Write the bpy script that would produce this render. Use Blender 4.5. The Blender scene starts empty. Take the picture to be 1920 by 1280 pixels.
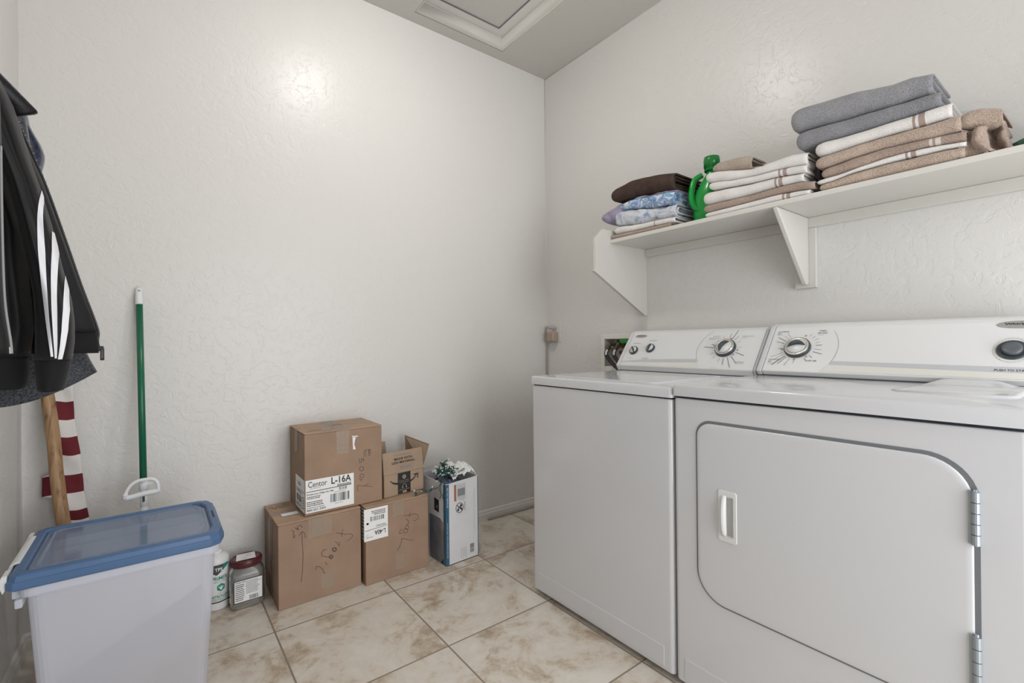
import bpy, bmesh, math, random
from mathutils import Vector, Matrix, noise

S = bpy.context.scene
C = S.collection
PI = math.pi
random.seed(7)

# ------------------------------------------------------------------ camera
cd = bpy.data.cameras.new('camera'); cam = bpy.data.objects.new('camera', cd); C.objects.link(cam)
cd.sensor_width = 36; cd.lens = 16.5077; cd.clip_start = 0.02; cd.clip_end = 50
CX, CY, CZ = -2.07124, -2.33911, 1.06
_r = Vector((.79587092, -.6053867, -.00982009)); _u = Vector((.00711654, -.00686464, .99995111)); _f = Vector((.60542451, .79590189, .00115511))
cam.matrix_world = Matrix(((_r.x, _u.x, -_f.x, CX), (_r.y, _u.y, -_f.y, CY), (_r.z, _u.z, -_f.z, CZ), (0, 0, 0, 1)))
S.camera = cam
# ------------------------------------------------------------------ world, lights, exposure
S.view_settings.view_transform = 'Standard'; S.view_settings.look = 'None'
S.view_settings.gamma = 1.0; S.view_settings.use_curve_mapping = False
S.view_settings.exposure = 0.30
w = bpy.data.worlds.new('world'); S.world = w; w.use_nodes = True
w.node_tree.nodes['Background'].inputs[0].default_value = (.93, .96, 1, 1)
w.node_tree.nodes['Background'].inputs[1].default_value = 0.45
LAMP_STRENGTH = 57.0           # dome glass of the ceiling lamp (emission)
LAMP_COL = (1, .97, .93, 1)
FILL_W = 37.0                  # added soft fill lamp in a made-up opening behind the camera
al = bpy.data.lights.new('added_fill_light', 'AREA'); al.shape = 'RECTANGLE'; al.size = 1.4; al.size_y = 2.0; al.energy = FILL_W; al.color = (.95, .97, 1)
ao = bpy.data.objects.new('added_fill_light', al); C.objects.link(ao)
ao.location = (-1.12, -3.36, 1.05); ao.rotation_euler = (PI / 2, 0, 0)     # faces +y into the room

# ------------------------------------------------------------------ materials
def mk(name):
    m = bpy.data.materials.new(name); m.use_nodes = True
    return m, m.node_tree, m.node_tree.nodes['Principled BSDF']
def nd(t, typ, **kw):
    n = t.nodes.new(typ)
    for k, v in kw.items():
        if k in n.inputs.keys(): n.inputs[k].default_value = v
        else: setattr(n, k, v)
    return n
def ramp(t, stops):
    n = t.nodes.new('ShaderNodeValToRGB'); e = n.color_ramp.elements
    while len(e) < len(stops): e.new(.5)
    for i, (p, c) in enumerate(stops): e[i].position = p; e[i].color = (*c, 1) if len(c) == 3 else c
    return n
def coords(t, kind='Object', scale=None):
    tc = t.nodes.new('ShaderNodeTexCoord'); o = tc.outputs[kind]
    if scale is not None:
        mp = t.nodes.new('ShaderNodeMapping'); mp.inputs['Scale'].default_value = scale
        t.links.new(o, mp.inputs['Vector']); o = mp.outputs[0]
    return o
def lin(r, g, b):
    f = lambda c: (c / 255 / 12.92) if c / 255 <= .04045 else ((c / 255 + .055) / 1.055) ** 2.4
    return (f(r), f(g), f(b))
def plain(name, col, rough=.5, metal=0, spec=.5, bump=None, vary=0, vscale=12, coat=0):
    """bump=(scale, strength, distance)"""
    m, t, b = mk(name)
    b.inputs['Base Color'].default_value = (*col, 1); b.inputs['Roughness'].default_value = rough
    b.inputs['Metallic'].default_value = metal; b.inputs['Specular IOR Level'].default_value = spec
    b.inputs['Coat Weight'].default_value = coat
    if vary:
        n = nd(t, 'ShaderNodeTexNoise', Scale=vscale, Detail=6.0, Roughness=.6)
        t.links.new(coords(t), n.inputs['Vector'])
        lo = tuple(c * (1 - vary) for c in col); hi = tuple(min(1, c * (1 + vary)) for c in col)
        r = ramp(t, [(.3, lo), (.7, hi)]); t.links.new(n.outputs['Fac'], r.inputs[0]); t.links.new(r.outputs[0], b.inputs['Base Color'])
    if bump:
        n2 = nd(t, 'ShaderNodeTexNoise', Scale=bump[0], Detail=3.0); t.links.new(coords(t), n2.inputs['Vector'])
        bp = nd(t, 'ShaderNodeBump', Strength=bump[1], Distance=bump[2]); t.links.new(n2.outputs['Fac'], bp.inputs['Height'])
        t.links.new(bp.outputs[0], b.inputs['Normal'])
    return m
def wall_mat(name, col, rough, strength):
    m, t, b = mk(name)
    b.inputs['Base Color'].default_value = (*col, 1); b.inputs['Roughness'].default_value = rough; b.inputs['Specular IOR Level'].default_value = .36
    co = coords(t)
    # hand trowelled knockdown: flat plateaus with crinkled edges
    n0 = nd(t, 'ShaderNodeTexNoise', Scale=9.0, Detail=2.0); t.links.new(co, n0.inputs['Vector'])
    mix = nd(t, 'ShaderNodeMix', data_type='VECTOR'); mix.inputs[0].default_value = .06
    t.links.new(co, mix.inputs[4]); t.links.new(n0.outputs['Color'], mix.inputs[5])
    n1 = nd(t, 'ShaderNodeTexNoise', Scale=26.0, Detail=4.0, Roughness=.55, Distortion=.9); t.links.new(mix.outputs[1], n1.inputs['Vector'])
    r1 = ramp(t, [(.42, (0, 0, 0)), (.47, (.8, .8, .8)), (.56, (.86, .86, .86)), (.60, (1, 1, 1))]); t.links.new(n1.outputs['Fac'], r1.inputs[0])
    n2 = nd(t, 'ShaderNodeTexNoise', Scale=70.0, Detail=2.0); t.links.new(co, n2.inputs['Vector'])
    ad = nd(t, 'ShaderNodeMath', operation='MULTIPLY_ADD'); ad.inputs[1].default_value = .35
    t.links.new(n2.outputs['Fac'], ad.inputs[0]); t.links.new(r1.outputs[0], ad.inputs[2])
    bp = nd(t, 'ShaderNodeBump', Strength=strength, Distance=.0035); t.links.new(ad.outputs[0], bp.inputs['Height'])
    t.links.new(bp.outputs[0], b.inputs['Normal'])
    return m
M = {}
WALL = (.66, .645, .62)
M['wall'] = wall_mat('wall_paint', WALL, .32, .23)
M['ceil'] = wall_mat('ceiling_paint', (.56, .54, .50), .6, .15)
M['trim'] = plain('trim_paint', (.66, .645, .61), .3, bump=(60, .05, .001))
M['shelfpaint'] = plain('shelf_paint', (.60, .585, .54), .32, bump=(25, .12, .002))
M['white_enamel'] = plain('white_enamel', (.605, .61, .63), .16, coat=.3)
M['white_plastic'] = plain('white_plastic', (.70, .70, .70), .3)
M['grey_gap'] = plain('grey_seam', (.03, .04, .05), .7)
M['gasket'] = plain('dryer_gasket', (.16, .17, .18), .6)
M['hinge'] = plain('hinge_steel', (.34, .38, .41), .4, metal=.6)
M['knob_dark'] = plain('knob_slate', (.045, .058, .068), .35)
M['knob_light'] = plain('knob_silver', (.62, .62, .62), .3)
M['chrome'] = plain('knob_ring', (.62, .60, .55), .22, metal=.75)
M['ink'] = plain('black_ink', (.02, .02, .02), .6)
M['ink_grey'] = plain('grey_ink', (.22, .23, .25), .6)
M['ink_soft'] = plain('soft_ink', (.38, .38, .40), .6)
M['ink_red'] = plain('red_ink', (.42, .05, .05), .6)
M['band_grey'] = plain('console_grey_band', (.50, .51, .53), .25)
M['band_cream'] = plain('console_cream_band', (.70, .685, .635), .2)
M['badge'] = plain('badge_silver', (.42, .42, .40), .3, metal=.5)
M['paper'] = plain('white_paper', (.80, .79, .78), .6)
M['ink_teal'] = plain('teal_ink', (.005, .23, .16), .6)
def tile_mat():
    m, t, b = mk('floor_tile')
    co = coords(t)
    mp = t.nodes.new('ShaderNodeMapping'); mp.inputs['Location'].default_value = (1.72686, .42619, 0); t.links.new(co, mp.inputs['Vector'])
    br = nd(t, 'ShaderNodeTexBrick', offset=0.0, squash=1.0)
    br.inputs['Scale'].default_value = 1.0; br.inputs['Brick Width'].default_value = .464852; br.inputs['Row Height'].default_value = .464852
    br.inputs['Mortar Size'].default_value = .0032; br.inputs['Mortar Smooth'].default_value = .15; br.inputs['Bias'].default_value = 0
    br.inputs['Color1'].default_value = (0, 0, 0, 1); br.inputs['Color2'].default_value = (1, 1, 1, 1)
    t.links.new(mp.outputs[0], br.inputs['Vector'])
    # shift the mottling per tile
    ad = nd(t, 'ShaderNodeVectorMath', operation='MULTIPLY_ADD'); ad.inputs[1].default_value = (3, 5, 7)
    t.links.new(br.outputs['Color'], ad.inputs[0]); t.links.new(co, ad.inputs[2])
    n1 = nd(t, 'ShaderNodeTexNoise', Scale=5.5, Detail=9.0, Roughness=.68, Distortion=.6); t.links.new(ad.outputs[0], n1.inputs['Vector'])
    n2 = nd(t, 'ShaderNodeTexNoise', Scale=28.0, Detail=8.0, Roughness=.7, Distortion=.4); t.links.new(ad.outputs[0], n2.inputs['Vector'])
    mx = nd(t, 'ShaderNodeMath', operation='MULTIPLY_ADD'); mx.inputs[1].default_value = .38
    t.links.new(n2.outputs['Fac'], mx.inputs[0]); t.links.new(n1.outputs['Fac'], mx.inputs[2])
    r = ramp(t, [(.55, (.66, .62, .56)), (.70, (.60, .545, .47)), (.77, (.50, .42, .33)), (.86, (.36, .28, .20))])
    t.links.new(mx.outputs[0], r.inputs[0])
    mc = nd(t, 'ShaderNodeMix', data_type='RGBA'); mc.inputs[7].default_value = (.25, .205, .165, 1)
    t.links.new(br.outputs['Fac'], mc.inputs[0]); t.links.new(r.outputs[0], mc.inputs[6]); t.links.new(mc.outputs[2], b.inputs['Base Color'])
    b.inputs['Roughness'].default_value = .42
    inv = nd(t, 'ShaderNodeMath', operation='SUBTRACT'); inv.inputs[0].default_value = 1; t.links.new(br.outputs['Fac'], inv.inputs[1])
    m2 = nd(t, 'ShaderNodeMath', operation='MULTIPLY_ADD'); m2.inputs[1].default_value = .12
    t.links.new(n2.outputs['Fac'], m2.inputs[0]); t.links.new(inv.outputs[0], m2.inputs[2])
    bp = nd(t, 'ShaderNodeBump', Strength=.5, Distance=.002); t.links.new(m2.outputs[0], bp.inputs['Height']); t.links.new(bp.outputs[0], b.inputs['Normal'])
    return m
M['tile'] = tile_mat()
def card_mat(name, col):
    m, t, b = mk(name)
    co = coords(t, 'Object', (1, 1, 1))
    n = nd(t, 'ShaderNodeTexNoise', Scale=9.0, Detail=5.0); t.links.new(co, n.inputs['Vector'])
    r = ramp(t, [(.3, tuple(c * .9 for c in col)), (.7, tuple(c * 1.08 for c in col))]); t.links.new(n.outputs['Fac'], r.inputs[0])
    t.links.new(r.outputs[0], b.inputs['Base Color']); b.inputs['Roughness'].default_value = .75; b.inputs['Specular IOR Level'].default_value = .25
    wv = nd(t, 'ShaderNodeTexWave', Scale=70.0, Distortion=.3); wv.bands_direction = 'X'; t.links.new(co, wv.inputs['Vector'])
    bp = nd(t, 'ShaderNodeBump', Strength=.10, Distance=.001); t.links.new(wv.outputs['Fac'], bp.inputs['Height']); t.links.new(bp.outputs[0], b.inputs['Normal'])
    return m
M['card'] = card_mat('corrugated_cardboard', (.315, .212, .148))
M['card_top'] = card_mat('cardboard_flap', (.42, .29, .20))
M['card_small'] = card_mat('pale_cardboard', (.36, .262, .185))
M['card_in'] = card_mat('cardboard_inside', (.33, .235, .165))
def tape_mat():
    m, t, b = mk('clear_packing_tape')
    b.inputs['Base Color'].default_value = (.52, .41, .32, 1); b.inputs['Roughness'].default_value = .2; b.inputs['Alpha'].default_value = .30
    n2 = nd(t, 'ShaderNodeTexNoise', Scale=45.0, Detail=3.0, Distortion=1.5); t.links.new(coords(t), n2.inputs['Vector'])
    bp = nd(t, 'ShaderNodeBump', Strength=.35, Distance=.003); t.links.new(n2.outputs['Fac'], bp.inputs['Height']); t.links.new(bp.outputs[0], b.inputs['Normal'])
    return m
M['tape'] = tape_mat()
def terry(name, col, scale=330, strength=.9, lo=.62, hi=1.3):
    m, t, b = mk(name); co = coords(t)
    n = nd(t, 'ShaderNodeTexNoise', Scale=float(scale), Detail=2.0, Roughness=.6); t.links.new(co, n.inputs['Vector'])
    n3 = nd(t, 'ShaderNodeTexNoise', Scale=14.0, Detail=3.0); t.links.new(co, n3.inputs['Vector'])
    mm = nd(t, 'ShaderNodeMath', operation='MULTIPLY_ADD'); mm.inputs[1].default_value = .35; t.links.new(n3.outputs['Fac'], mm.inputs[0]); t.links.new(n.outputs['Fac'], mm.inputs[2])
    r = ramp(t, [(.42, tuple(c * lo for c in col)), (.85, tuple(min(1, c * hi) for c in col))]); t.links.new(mm.outputs[0], r.inputs[0])
    t.links.new(r.outputs[0], b.inputs['Base Color']); b.inputs['Roughness'].default_value = .95; b.inputs['Specular IOR Level'].default_value = .1
    b.inputs['Sheen Weight'].default_value = .25
    bp = nd(t, 'ShaderNodeBump', Strength=strength, Distance=.003); t.links.new(n.outputs['Fac'], bp.inputs['Height']); t.links.new(bp.outputs[0], b.inputs['Normal'])
    return m
M['t_grey'] = terry('grey_terry', (.27, .27, .285)); M['t_grey2'] = terry('mid_grey_terry', (.235, .235, .25))
M['t_white'] = terry('white_terry', (.70, .675, .65), 330, .6, .86, 1.1); M['t_brown'] = terry('taupe_terry', (.36, .275, .225))
M['t_tan'] = terry('tan_terry', (.44, .345, .28)); M['t_dark'] = terry('charcoal_terry', (.035, .035, .038))
M['t_cord'] = plain('brown_corduroy', (.062, .042, .034), .9, spec=.1, bump=(160, .5, .002), vary=.25, vscale=30)
M['t_wash'] = terry('washcloth_terry', (.40, .33, .27))
M['stripe_taupe'] = plain('taupe_stripe', (.34, .27, .235), .8, spec=.1)
M['stripe_white'] = plain('pale_stripe', (.58, .52, .47), .8, spec=.1)
def pattern_cloth(name, cols, scale=22):
    m, t, b = mk(name); co = coords(t)
    n = nd(t, 'ShaderNodeTexNoise', Scale=float(scale), Detail=3.0, Distortion=1.2); t.links.new(co, n.inputs['Vector'])
    k = len(cols); r = ramp(t, [(.33 + .34 * i / (k - 1), c) for i, c in enumerate(cols)]); t.links.new(n.outputs['Fac'], r.inputs[0])
    t.links.new(r.outputs[0], b.inputs['Base Color']); b.inputs['Roughness'].default_value = .85; b.inputs['Specular IOR Level'].default_value = .15
    return m
M['c_lav'] = pattern_cloth('lavender_cloth', [(.24, .21, .30), (.34, .31, .42), (.22, .25, .40)], 9)
M['c_blue'] = pattern_cloth('blue_floral_cloth', [(.58, .60, .66), (.60, .62, .68), (.22, .42, .56), (.16, .20, .40), (.5, .55, .66)], 26)
M['c_pale'] = pattern_cloth('pale_leaf_cloth', [(.50, .53, .58), (.56, .58, .61), (.50, .52, .57), (.24, .30, .44)], 20)

# ------------------------------------------------------------------ mesh helpers
class MB:
    def __init__(s): s.v = []; s.f = []; s.m = []; s.sm = []
    def add(s, vs, fs, mi=0, smooth=False):
        b = len(s.v); s.v += [tuple(p) for p in vs]
        for f in fs: s.f.append(tuple(b + i for i in f)); s.m.append(mi); s.sm.append(smooth)
    def box(s, x0, x1, y0, y1, z0, z1, mi=0):
        s.add([(x0, y0, z0), (x1, y0, z0), (x1, y1, z0), (x0, y1, z0), (x0, y0, z1), (x1, y0, z1), (x1, y1, z1), (x0, y1, z1)],
              [(0, 3, 2, 1), (4, 5, 6, 7), (0, 1, 5, 4), (1, 2, 6, 5), (2, 3, 7, 6), (3, 0, 4, 7)], mi)
    def quadbox(s, q, n, t, mi=0):
        """a slab: quad (4 points) thickened by t along -n"""
        n = Vector(n).normalized() * t; a = [Vector(p) for p in q]; k = len(a)
        vs = a + [p - n for p in a]
        s.add(vs, [tuple(range(k)), tuple(range(2 * k - 1, k - 1, -1))] + [(i, k + i, k + (i + 1) % k, (i + 1) % k) for i in range(k)], mi)
    def prism(s, pts, h, mi=0, smooth=False):
        """pts: 3D polygon, h: Vector extrusion"""
        s.quadbox(pts, -Vector(h), Vector(h).length, mi)
    def loft(s, rings, mi=0, caps=(True, True), smooth=True, closed=True):
        n = len(rings[0]); vs = [p for r in rings for p in r]; fs = []
        for i in range(len(rings) - 1):
            for j in range(n if closed else n - 1):
                a = i * n + j; b = i * n + (j + 1) % n; fs.append((a, b, b + n, a + n))
        if caps[0]: fs.append(tuple(range(n - 1, -1, -1)))
        if caps[1]: fs.append(tuple((len(rings) - 1) * n + j for j in range(n)))
        if callable(mi):
            b0 = len(s.v); s.v += [tuple(p) for p in vs]
            for k, f in enumerate(fs):
                s.f.append(tuple(b0 + i for i in f)); seg = k // (n if closed else n - 1)
                s.m.append(mi(min(seg, len(rings) - 2))); s.sm.append(smooth)
        else: s.add(vs, fs, mi, smooth)
    def tube(s, pts, r, n=8, mi=0, caps=(True, True), smooth=True):
        pts = [Vector(p) for p in pts]; rings = []; up = None
        for i, p in enumerate(pts):
            d = (pts[min(i + 1, len(pts) - 1)] - pts[max(i - 1, 0)])
            if d.length < 1e-9: d = Vector((0, 0, 1))
            d.normalize()
            if up is None: up = d.orthogonal().normalized()
            up = (up - d * up.dot(d))
            if up.length < 1e-6: up = d.orthogonal()
            up.normalize(); sd = d.cross(up); rr = r[i] if isinstance(r, (list, tuple)) else r
            rings.append([p + (up * math.cos(2 * PI * k / n) + sd * math.sin(2 * PI * k / n)) * rr for k in range(n)])
        s.loft(rings, mi, caps, smooth)
    def lathe(s, o, prof, axis=(0, 0, 1), n=32, mi=0, caps=(True, True), smooth=True, squash=None):
        a = Vector(axis).normalized(); u = a.orthogonal().normalized() if abs(a.z) < .99 else Vector((1, 0, 0)); v = a.cross(u); o = Vector(o)
        s.loft([[o + a * h + (u * math.cos(2 * PI * k / n) + v * math.sin(2 * PI * k / n)) * r for k in range(n)] for r, h in prof], mi, caps, smooth)
    def build(s, name, mats, parent=None, bevel=0, seg=2, subsurf=0, solid=0, smooth_all=None):
        me = bpy.data.meshes.new(name)
        off = Vector(ORG[parent.name]) if parent is not None else Vector((0, 0, 0))
        me.from_pydata([tuple(Vector(p) - off) for p in s.v], [], s.f)
        if not isinstance(mats, (list, tuple)): mats = [mats]
        for m in mats: me.materials.append(m)
        for p, mi, sm in zip(me.polygons, s.m, s.sm): p.material_index = mi; p.use_smooth = sm if smooth_all is None else smooth_all
        bm = bmesh.new(); bm.from_mesh(me); bmesh.ops.remove_doubles(bm, verts=bm.verts, dist=1e-6) if not getattr(s, 'nomerge', False) else None
        if not getattr(s, 'keepn', False): bmesh.ops.recalc_face_normals(bm, faces=bm.faces)
        bm.to_mesh(me); bm.free()
        o = bpy.data.objects.new(name, me); C.objects.link(o)
        if parent is not None: o.parent = parent; ORG[o.name] = ORG[parent.name]
        else: ORG[o.name] = (0, 0, 0)
        if solid: md = o.modifiers.new('solid', 'SOLIDIFY'); md.thickness = solid; md.offset = 0
        if bevel: md = o.modifiers.new('bevel', 'BEVEL'); md.width = bevel; md.segments = seg; md.limit_method = 'ANGLE'; md.angle_limit = math.radians(40); md.harden_normals = False
        if subsurf: md = o.modifiers.new('sub', 'SUBSURF'); md.levels = subsurf; md.render_levels = subsurf
        return o
ORG = {}
def thing(name, label, cat, loc=(0, 0, 0), group=None):
    o = bpy.data.objects.new(name, None); C.objects.link(o); o.location = loc; o.empty_display_size = .05; ORG[o.name] = tuple(loc)
    tag(o, label, cat, group); return o
def tag(o, label, cat, group=None, kind=None):
    o['label'] = label; o['category'] = cat
    if group: o['group'] = group
    if kind: o['kind'] = kind
    return o
def struct(o): o['kind'] = 'structure'; return o
def box(name, mat, b, parent=None, bevel=0, seg=2):
    m = MB(); m.box(*b); return m.build(name, mat, parent, bevel, seg)

_tc = {}
def text_mesh(txt, bold=False):
    key = (txt, bold)
    if key in _tc: return _tc[key]
    cu = bpy.data.curves.new('t', 'FONT'); cu.body = txt; cu.size = 1; cu.resolution_u = 3
    if bold: cu.offset = .018
    o = bpy.data.objects.new('t', cu); C.objects.link(o); bpy.context.view_layer.update()
    me = bpy.data.meshes.new_from_object(o.evaluated_get(bpy.context.evaluated_depsgraph_get()))
    vs = [tuple(v.co) for v in me.vertices]; fs = [tuple(p.vertices) for p in me.polygons]
    bpy.data.objects.remove(o); bpy.data.curves.remove(cu); bpy.data.meshes.remove(me)
    xs = [v[0] for v in vs]; ys = [v[1] for v in vs]
    r = (vs, fs, min(xs), max(xs), min(ys), max(ys)); _tc[key] = r; return r
class Decal(MB):
    """flat print on a face: origin o, right u, up v, outward n"""
    def __init__(s, o, u, v, n, warp=None):
        super().__init__(); s.o = Vector(o); s.u = Vector(u).normalized(); s.w = Vector(v).normalized(); s.n = Vector(n).normalized(); s.warp = warp; s.keepn = True; s.nomerge = True
    def P(s, x, y, h):
        if s.warp: return s.warp(x, y, h)
        return s.o + s.u * x + s.w * y + s.n * h
    def poly(s, pts, mi=0, h=.0008):
        ar = sum(pts[i][0] * pts[(i + 1) % len(pts)][1] - pts[(i + 1) % len(pts)][0] * pts[i][1] for i in range(len(pts)))
        pts = list(pts) if ar > 0 else list(pts)[::-1]
        s.add([s.P(x, y, h) for x, y in pts], [tuple(range(len(pts)))], mi)
    def rect(s, x0, y0, x1, y1, mi=0, h=.0008):
        if s.warp:
            k = max(1, int(abs(x1 - x0) / .006))
            for i in range(k): s.poly([(x0 + (x1 - x0) * i / k, y0), (x0 + (x1 - x0) * (i + 1) / k, y0), (x0 + (x1 - x0) * (i + 1) / k, y1), (x0 + (x1 - x0) * i / k, y1)], mi, h)
        else: s.poly([(x0, y0), (x1, y0), (x1, y1), (x0, y1)], mi, h)
    def line(s, pts, wd, mi=0, h=.0012):
        for (a, b), (c, d) in zip(pts, pts[1:]):
            L = math.hypot(c - a, d - b)
            if L < 1e-7: continue
            nx, ny = -(d - b) / L * wd / 2, (c - a) / L * wd / 2; ex, ey = (c - a) / L * wd / 3, (d - b) / L * wd / 3
            s.poly([(a - ex + nx, b - ey + ny), (a - ex - nx, b - ey - ny), (c + ex - nx, d + ey - ny), (c + ex + nx, d + ey + ny)], mi, h)
    def ring(s, cx, cy, rx, ry, wd, mi=0, h=.0012, n=28, a0=0, a1=2 * PI):
        s.line([(cx + rx * math.cos(a0 + (a1 - a0) * k / n), cy + ry * math.sin(a0 + (a1 - a0) * k / n)) for k in range(n + 1)], wd, mi, h)
    def disc(s, cx, cy, rx, ry, mi=0, h=.001, n=28):
        s.poly([(cx + rx * math.cos(2 * PI * k / n), cy + ry * math.sin(2 * PI * k / n)) for k in range(n)], mi, h)
    def text(s, txt, x, y, w=None, hgt=None, mi=0, h=.0014, rot=0, bold=False, center=False):
        """fit into width w and height hgt; (x,y) lower left, rot in degrees"""
        vs, fs, a, b, c, d = text_mesh(txt, bold)
        sy = (hgt / (d - c)) if hgt else None; sx = (w / (b - a)) if w else sy; sy = sy or sx
        cr, sr = math.cos(math.radians(rot)), math.sin(math.radians(rot)); out = []
        for p in vs:
            X, Y = (p[0] - a) * sx, (p[1] - c) * sy
            if center: X -= (b - a) * sx / 2; Y -= (d - c) * sy / 2
            out.append(s.P(x + X * cr - Y * sr, y + X * sr + Y * cr, h))
        s.add(out, fs, mi)
    def fine(s, x0, y0, x1, y1, rows, mi=0, h=.0012, seed=1, fill=.45):
        """illegible fine print: rows of short dashes"""
        rg = random.Random(seed); rh = (y1 - y0) / rows
        for r in range(rows):
            y = y1 - (r + .5) * rh; x = x0; end = x1 - (x1 - x0) * rg.random() * .35
            while x < end:
                L = (x1 - x0) * rg.uniform(.04, .13); s.rect(x, y - rh * fill / 2, min(x + L, x1), y + rh * fill / 2, mi, h); x += L + (x1 - x0) * .02
    def barcode(s, x0, y0, x1, y1, mi=0, h=.0012, seed=3, vertical=False):
        rg = random.Random(seed); a, b = (y0, y1) if vertical else (x0, x1); n = 26; p = (b - a) / n; k = 0
        while k < n:
            wd = rg.choice([1, 1, 2]);
            if vertical: s.rect(x0, a + k * p, x1, a + (k + wd * .62) * p, mi, h)
            else: s.rect(a + k * p, y0, a + (k + wd * .62) * p, y1, mi, h)
            k += wd + rg.choice([0, 0, 1]) + .3
# ================================================================== THE ROOM
H = 2.798; W = 2.443; YF = -3.3
struct(box('floor', M['tile'], (-W - .1, .1, YF - .1, .1, -.05, 0)))
struct(box('wall_back', M['wall'], (-W - .1, .1, 0, .1, 0, H + .4)))
# right wall with a recess for the washer outlet box
m = MB(); R0, R1, Z0, Z1 = -.505, -.70, .915, 1.072     # opening y range (R1..R0), z range
m.box(0, .1, R0, 0, 0, H + .4); m.box(0, .1, YF - .1, R1, 0, H + .4); m.box(0, .1, R1, R0, 0, Z0); m.box(0, .1, R1, R0, Z1, H + .4)
struct(m.build('wall_right', M['wall']))
struct(box('wall_left', M['wall'], (-W - .1, -W, YF - .1, 0, 0, H + .4)))
m = MB(); m.box(-W, -1.85, YF - .1, YF, 0, H + .4); m.box(-.39, 0, YF - .1, YF, 0, H + .4); m.box(-1.85, -.39, YF - .1, YF, 2.06, H + .4)  # unseen wall; its opening is made up, placed and widened for the fill lamp
struct(m.build('wall_front', M['wall']))
# ceiling with the recessed attic hatch
hx0, hx1, hy0, hy1 = -.973, -.402, -.95, -.078
m = MB()
for b in ((-W, hx0, YF, 0), (hx1, 0, YF, 0), (hx0, hx1, YF, hy0), (hx0, hx1, hy1, 0)): m.box(*b, H, H + .02)
# soft rounded edge + well sides
def rrect(i, z): return [(hx0 + i, hy0 + i, z), (hx1 - i, hy0 + i, z), (hx1 - i, hy1 - i, z), (hx0 + i, hy1 - i, z)]
m.loft([rrect(0, H), rrect(.006, H + .002), rrect(.014, H + .008), rrect(.02, H + .018), rrect(.022, H + .03), rrect(.024, H + .075)], caps=(False, False), smooth=True)
c = m.build('ceiling', M['ceil']); struct(c)
m = MB()
m.loft([rrect(.0245, H + .055), rrect(.0245, H + .062), rrect(.034, H + .0625), rrect(.036, H + .058), rrect(.085, H + .058), rrect(.087, H + .064)], caps=(False, False), smooth=False)
struct(m.build('trim_1', M['trim']))
hp = thing('attic_hatch', 'painted attic hatch panel recessed in the ceiling', 'hatch', (-.69, -.5, H + .07))
box('panel', M['ceil'], (hx0 + .09, hx1 - .09, hy0 + .09, hy1 - .09, H + .062, H + .08), hp)
m = MB(); q0, q1 = .084, .0905
for b in ((hx0 + q0, hx0 + q1, hy0 + q0, hy1 - q0), (hx1 - q1, hx1 - q0, hy0 + q0, hy1 - q0), (hx0 + q1, hx1 - q1, hy0 + q0, hy0 + q1), (hx0 + q1, hx1 - q1, hy1 - q1, hy1 - q0)): m.box(*b, H + .0574, H + .066)
m.build('seal', M['gasket'], hp)
# baseboards
def baseb(name, p0, p1, n):
    p0, p1, n = Vector(p0), Vector(p1), Vector(n)
    prof = [(0, 0), (.012, 0), (.012, .036), (.010, .040), (.0085, .044), (.0085, .050), (.006, .056), (.002, .060), (0, .060)]
    m = MB(); m.loft([[p + n * a + Vector((0, 0, z)) for a, z in prof] for p in (p0, p1)], smooth=False); return struct(m.build(name, M['trim']))
baseb('baseboard_back', (-W, 0, 0), (0, 0, 0), (0, -1, 0)); baseb('baseboard_left', (-W, 0, 0), (-W, YF, 0), (1, 0, 0)); baseb('baseboard_right', (0, 0, 0), (0, YF, 0), (-1, 0, 0))
m = MB(); m.tube([(-.001, -.001, .06), (-.001, -.001, H - .001)], .0028, 8)
struct(m.build('trim_2', M['trim']))
m = MB(); m.tube([(-.0005, -.002, H - .0005), (-.0005, YF, H - .0005)], .0035, 8)
struct(m.build('trim_3', M['trim']))
# ceiling lamp: it is what lights the room, just above the frame
lp = thing('ceiling_light', 'round flush white glass dome lamp on the ceiling', 'light', (-1.28, -.94, H))
m = MB(); m.lathe((-1.28, -.94, H), [(.13, 0), (.13, -.018), (.118, -.022)], n=40); m.build('base', M['white_plastic'], lp)
dm, dt, db = mk('lamp_glass'); db.inputs['Base Color'].default_value = (.9, .9, .88, 1)
db.inputs['Emission Color'].default_value = LAMP_COL; db.inputs['Emission Strength'].default_value = LAMP_STRENGTH
m = MB(); m.lathe((-1.28, -.94, H), [(.116, -.022), (.115, -.04), (.10, -.062), (.07, -.08), (.035, -.089), (.003, -.091)], n=40); m.build('dome', dm, lp)

# ================================================================== WASHER AND DRYER
def rr2(w, h, r, n=8, x=0, y=0):
    """rounded rectangle outline, counter clockwise, lower left at x,y; r may be 4 radii (ll, lr, ur, ul)"""
    r = (r,) * 4 if not isinstance(r, tuple) else r
    pts = []
    for (cx, cy, a), q in zip(((0, 0, 180), (1, 0, 270), (1, 1, 0), (0, 1, 90)), r):
        ox = x + (q if cx == 0 else w - q); oy = y + (q if cy == 0 else h - q)
        for k in range(n + 1):
            t = math.radians(a + 90 * k / n); pts.append((ox + q * math.cos(t), oy + q * math.sin(t)))
    return pts
def cabinet(root, y0, y1, ztop, name='cabinet'):
    """steel body: front rounded vertically, front toe panel embossed; y0 > y1 (left to right from the front)"""
    m = MB(); xf = -.80; r = .014
    w = y0 - y1
    plan = []
    for cx, cy, a in ((xf + r, y0 - r, 90), (xf + r, y1 + r, 180)):
        for k in range(7):
            t = math.radians(a + 90 * k / 6); plan.append((cx + r * math.cos(t), cy + r * math.sin(t)))
    plan += [(-.06, y1), (-.06, y0)]
    m.loft([[(x, y, z) for x, y in plan] for z in (.022, ztop)], smooth=False)
    # raised frame of the toe panel: a shallow step above the kick area
    return m.build(name, M['white_enamel'], root, bevel=.004)
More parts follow.
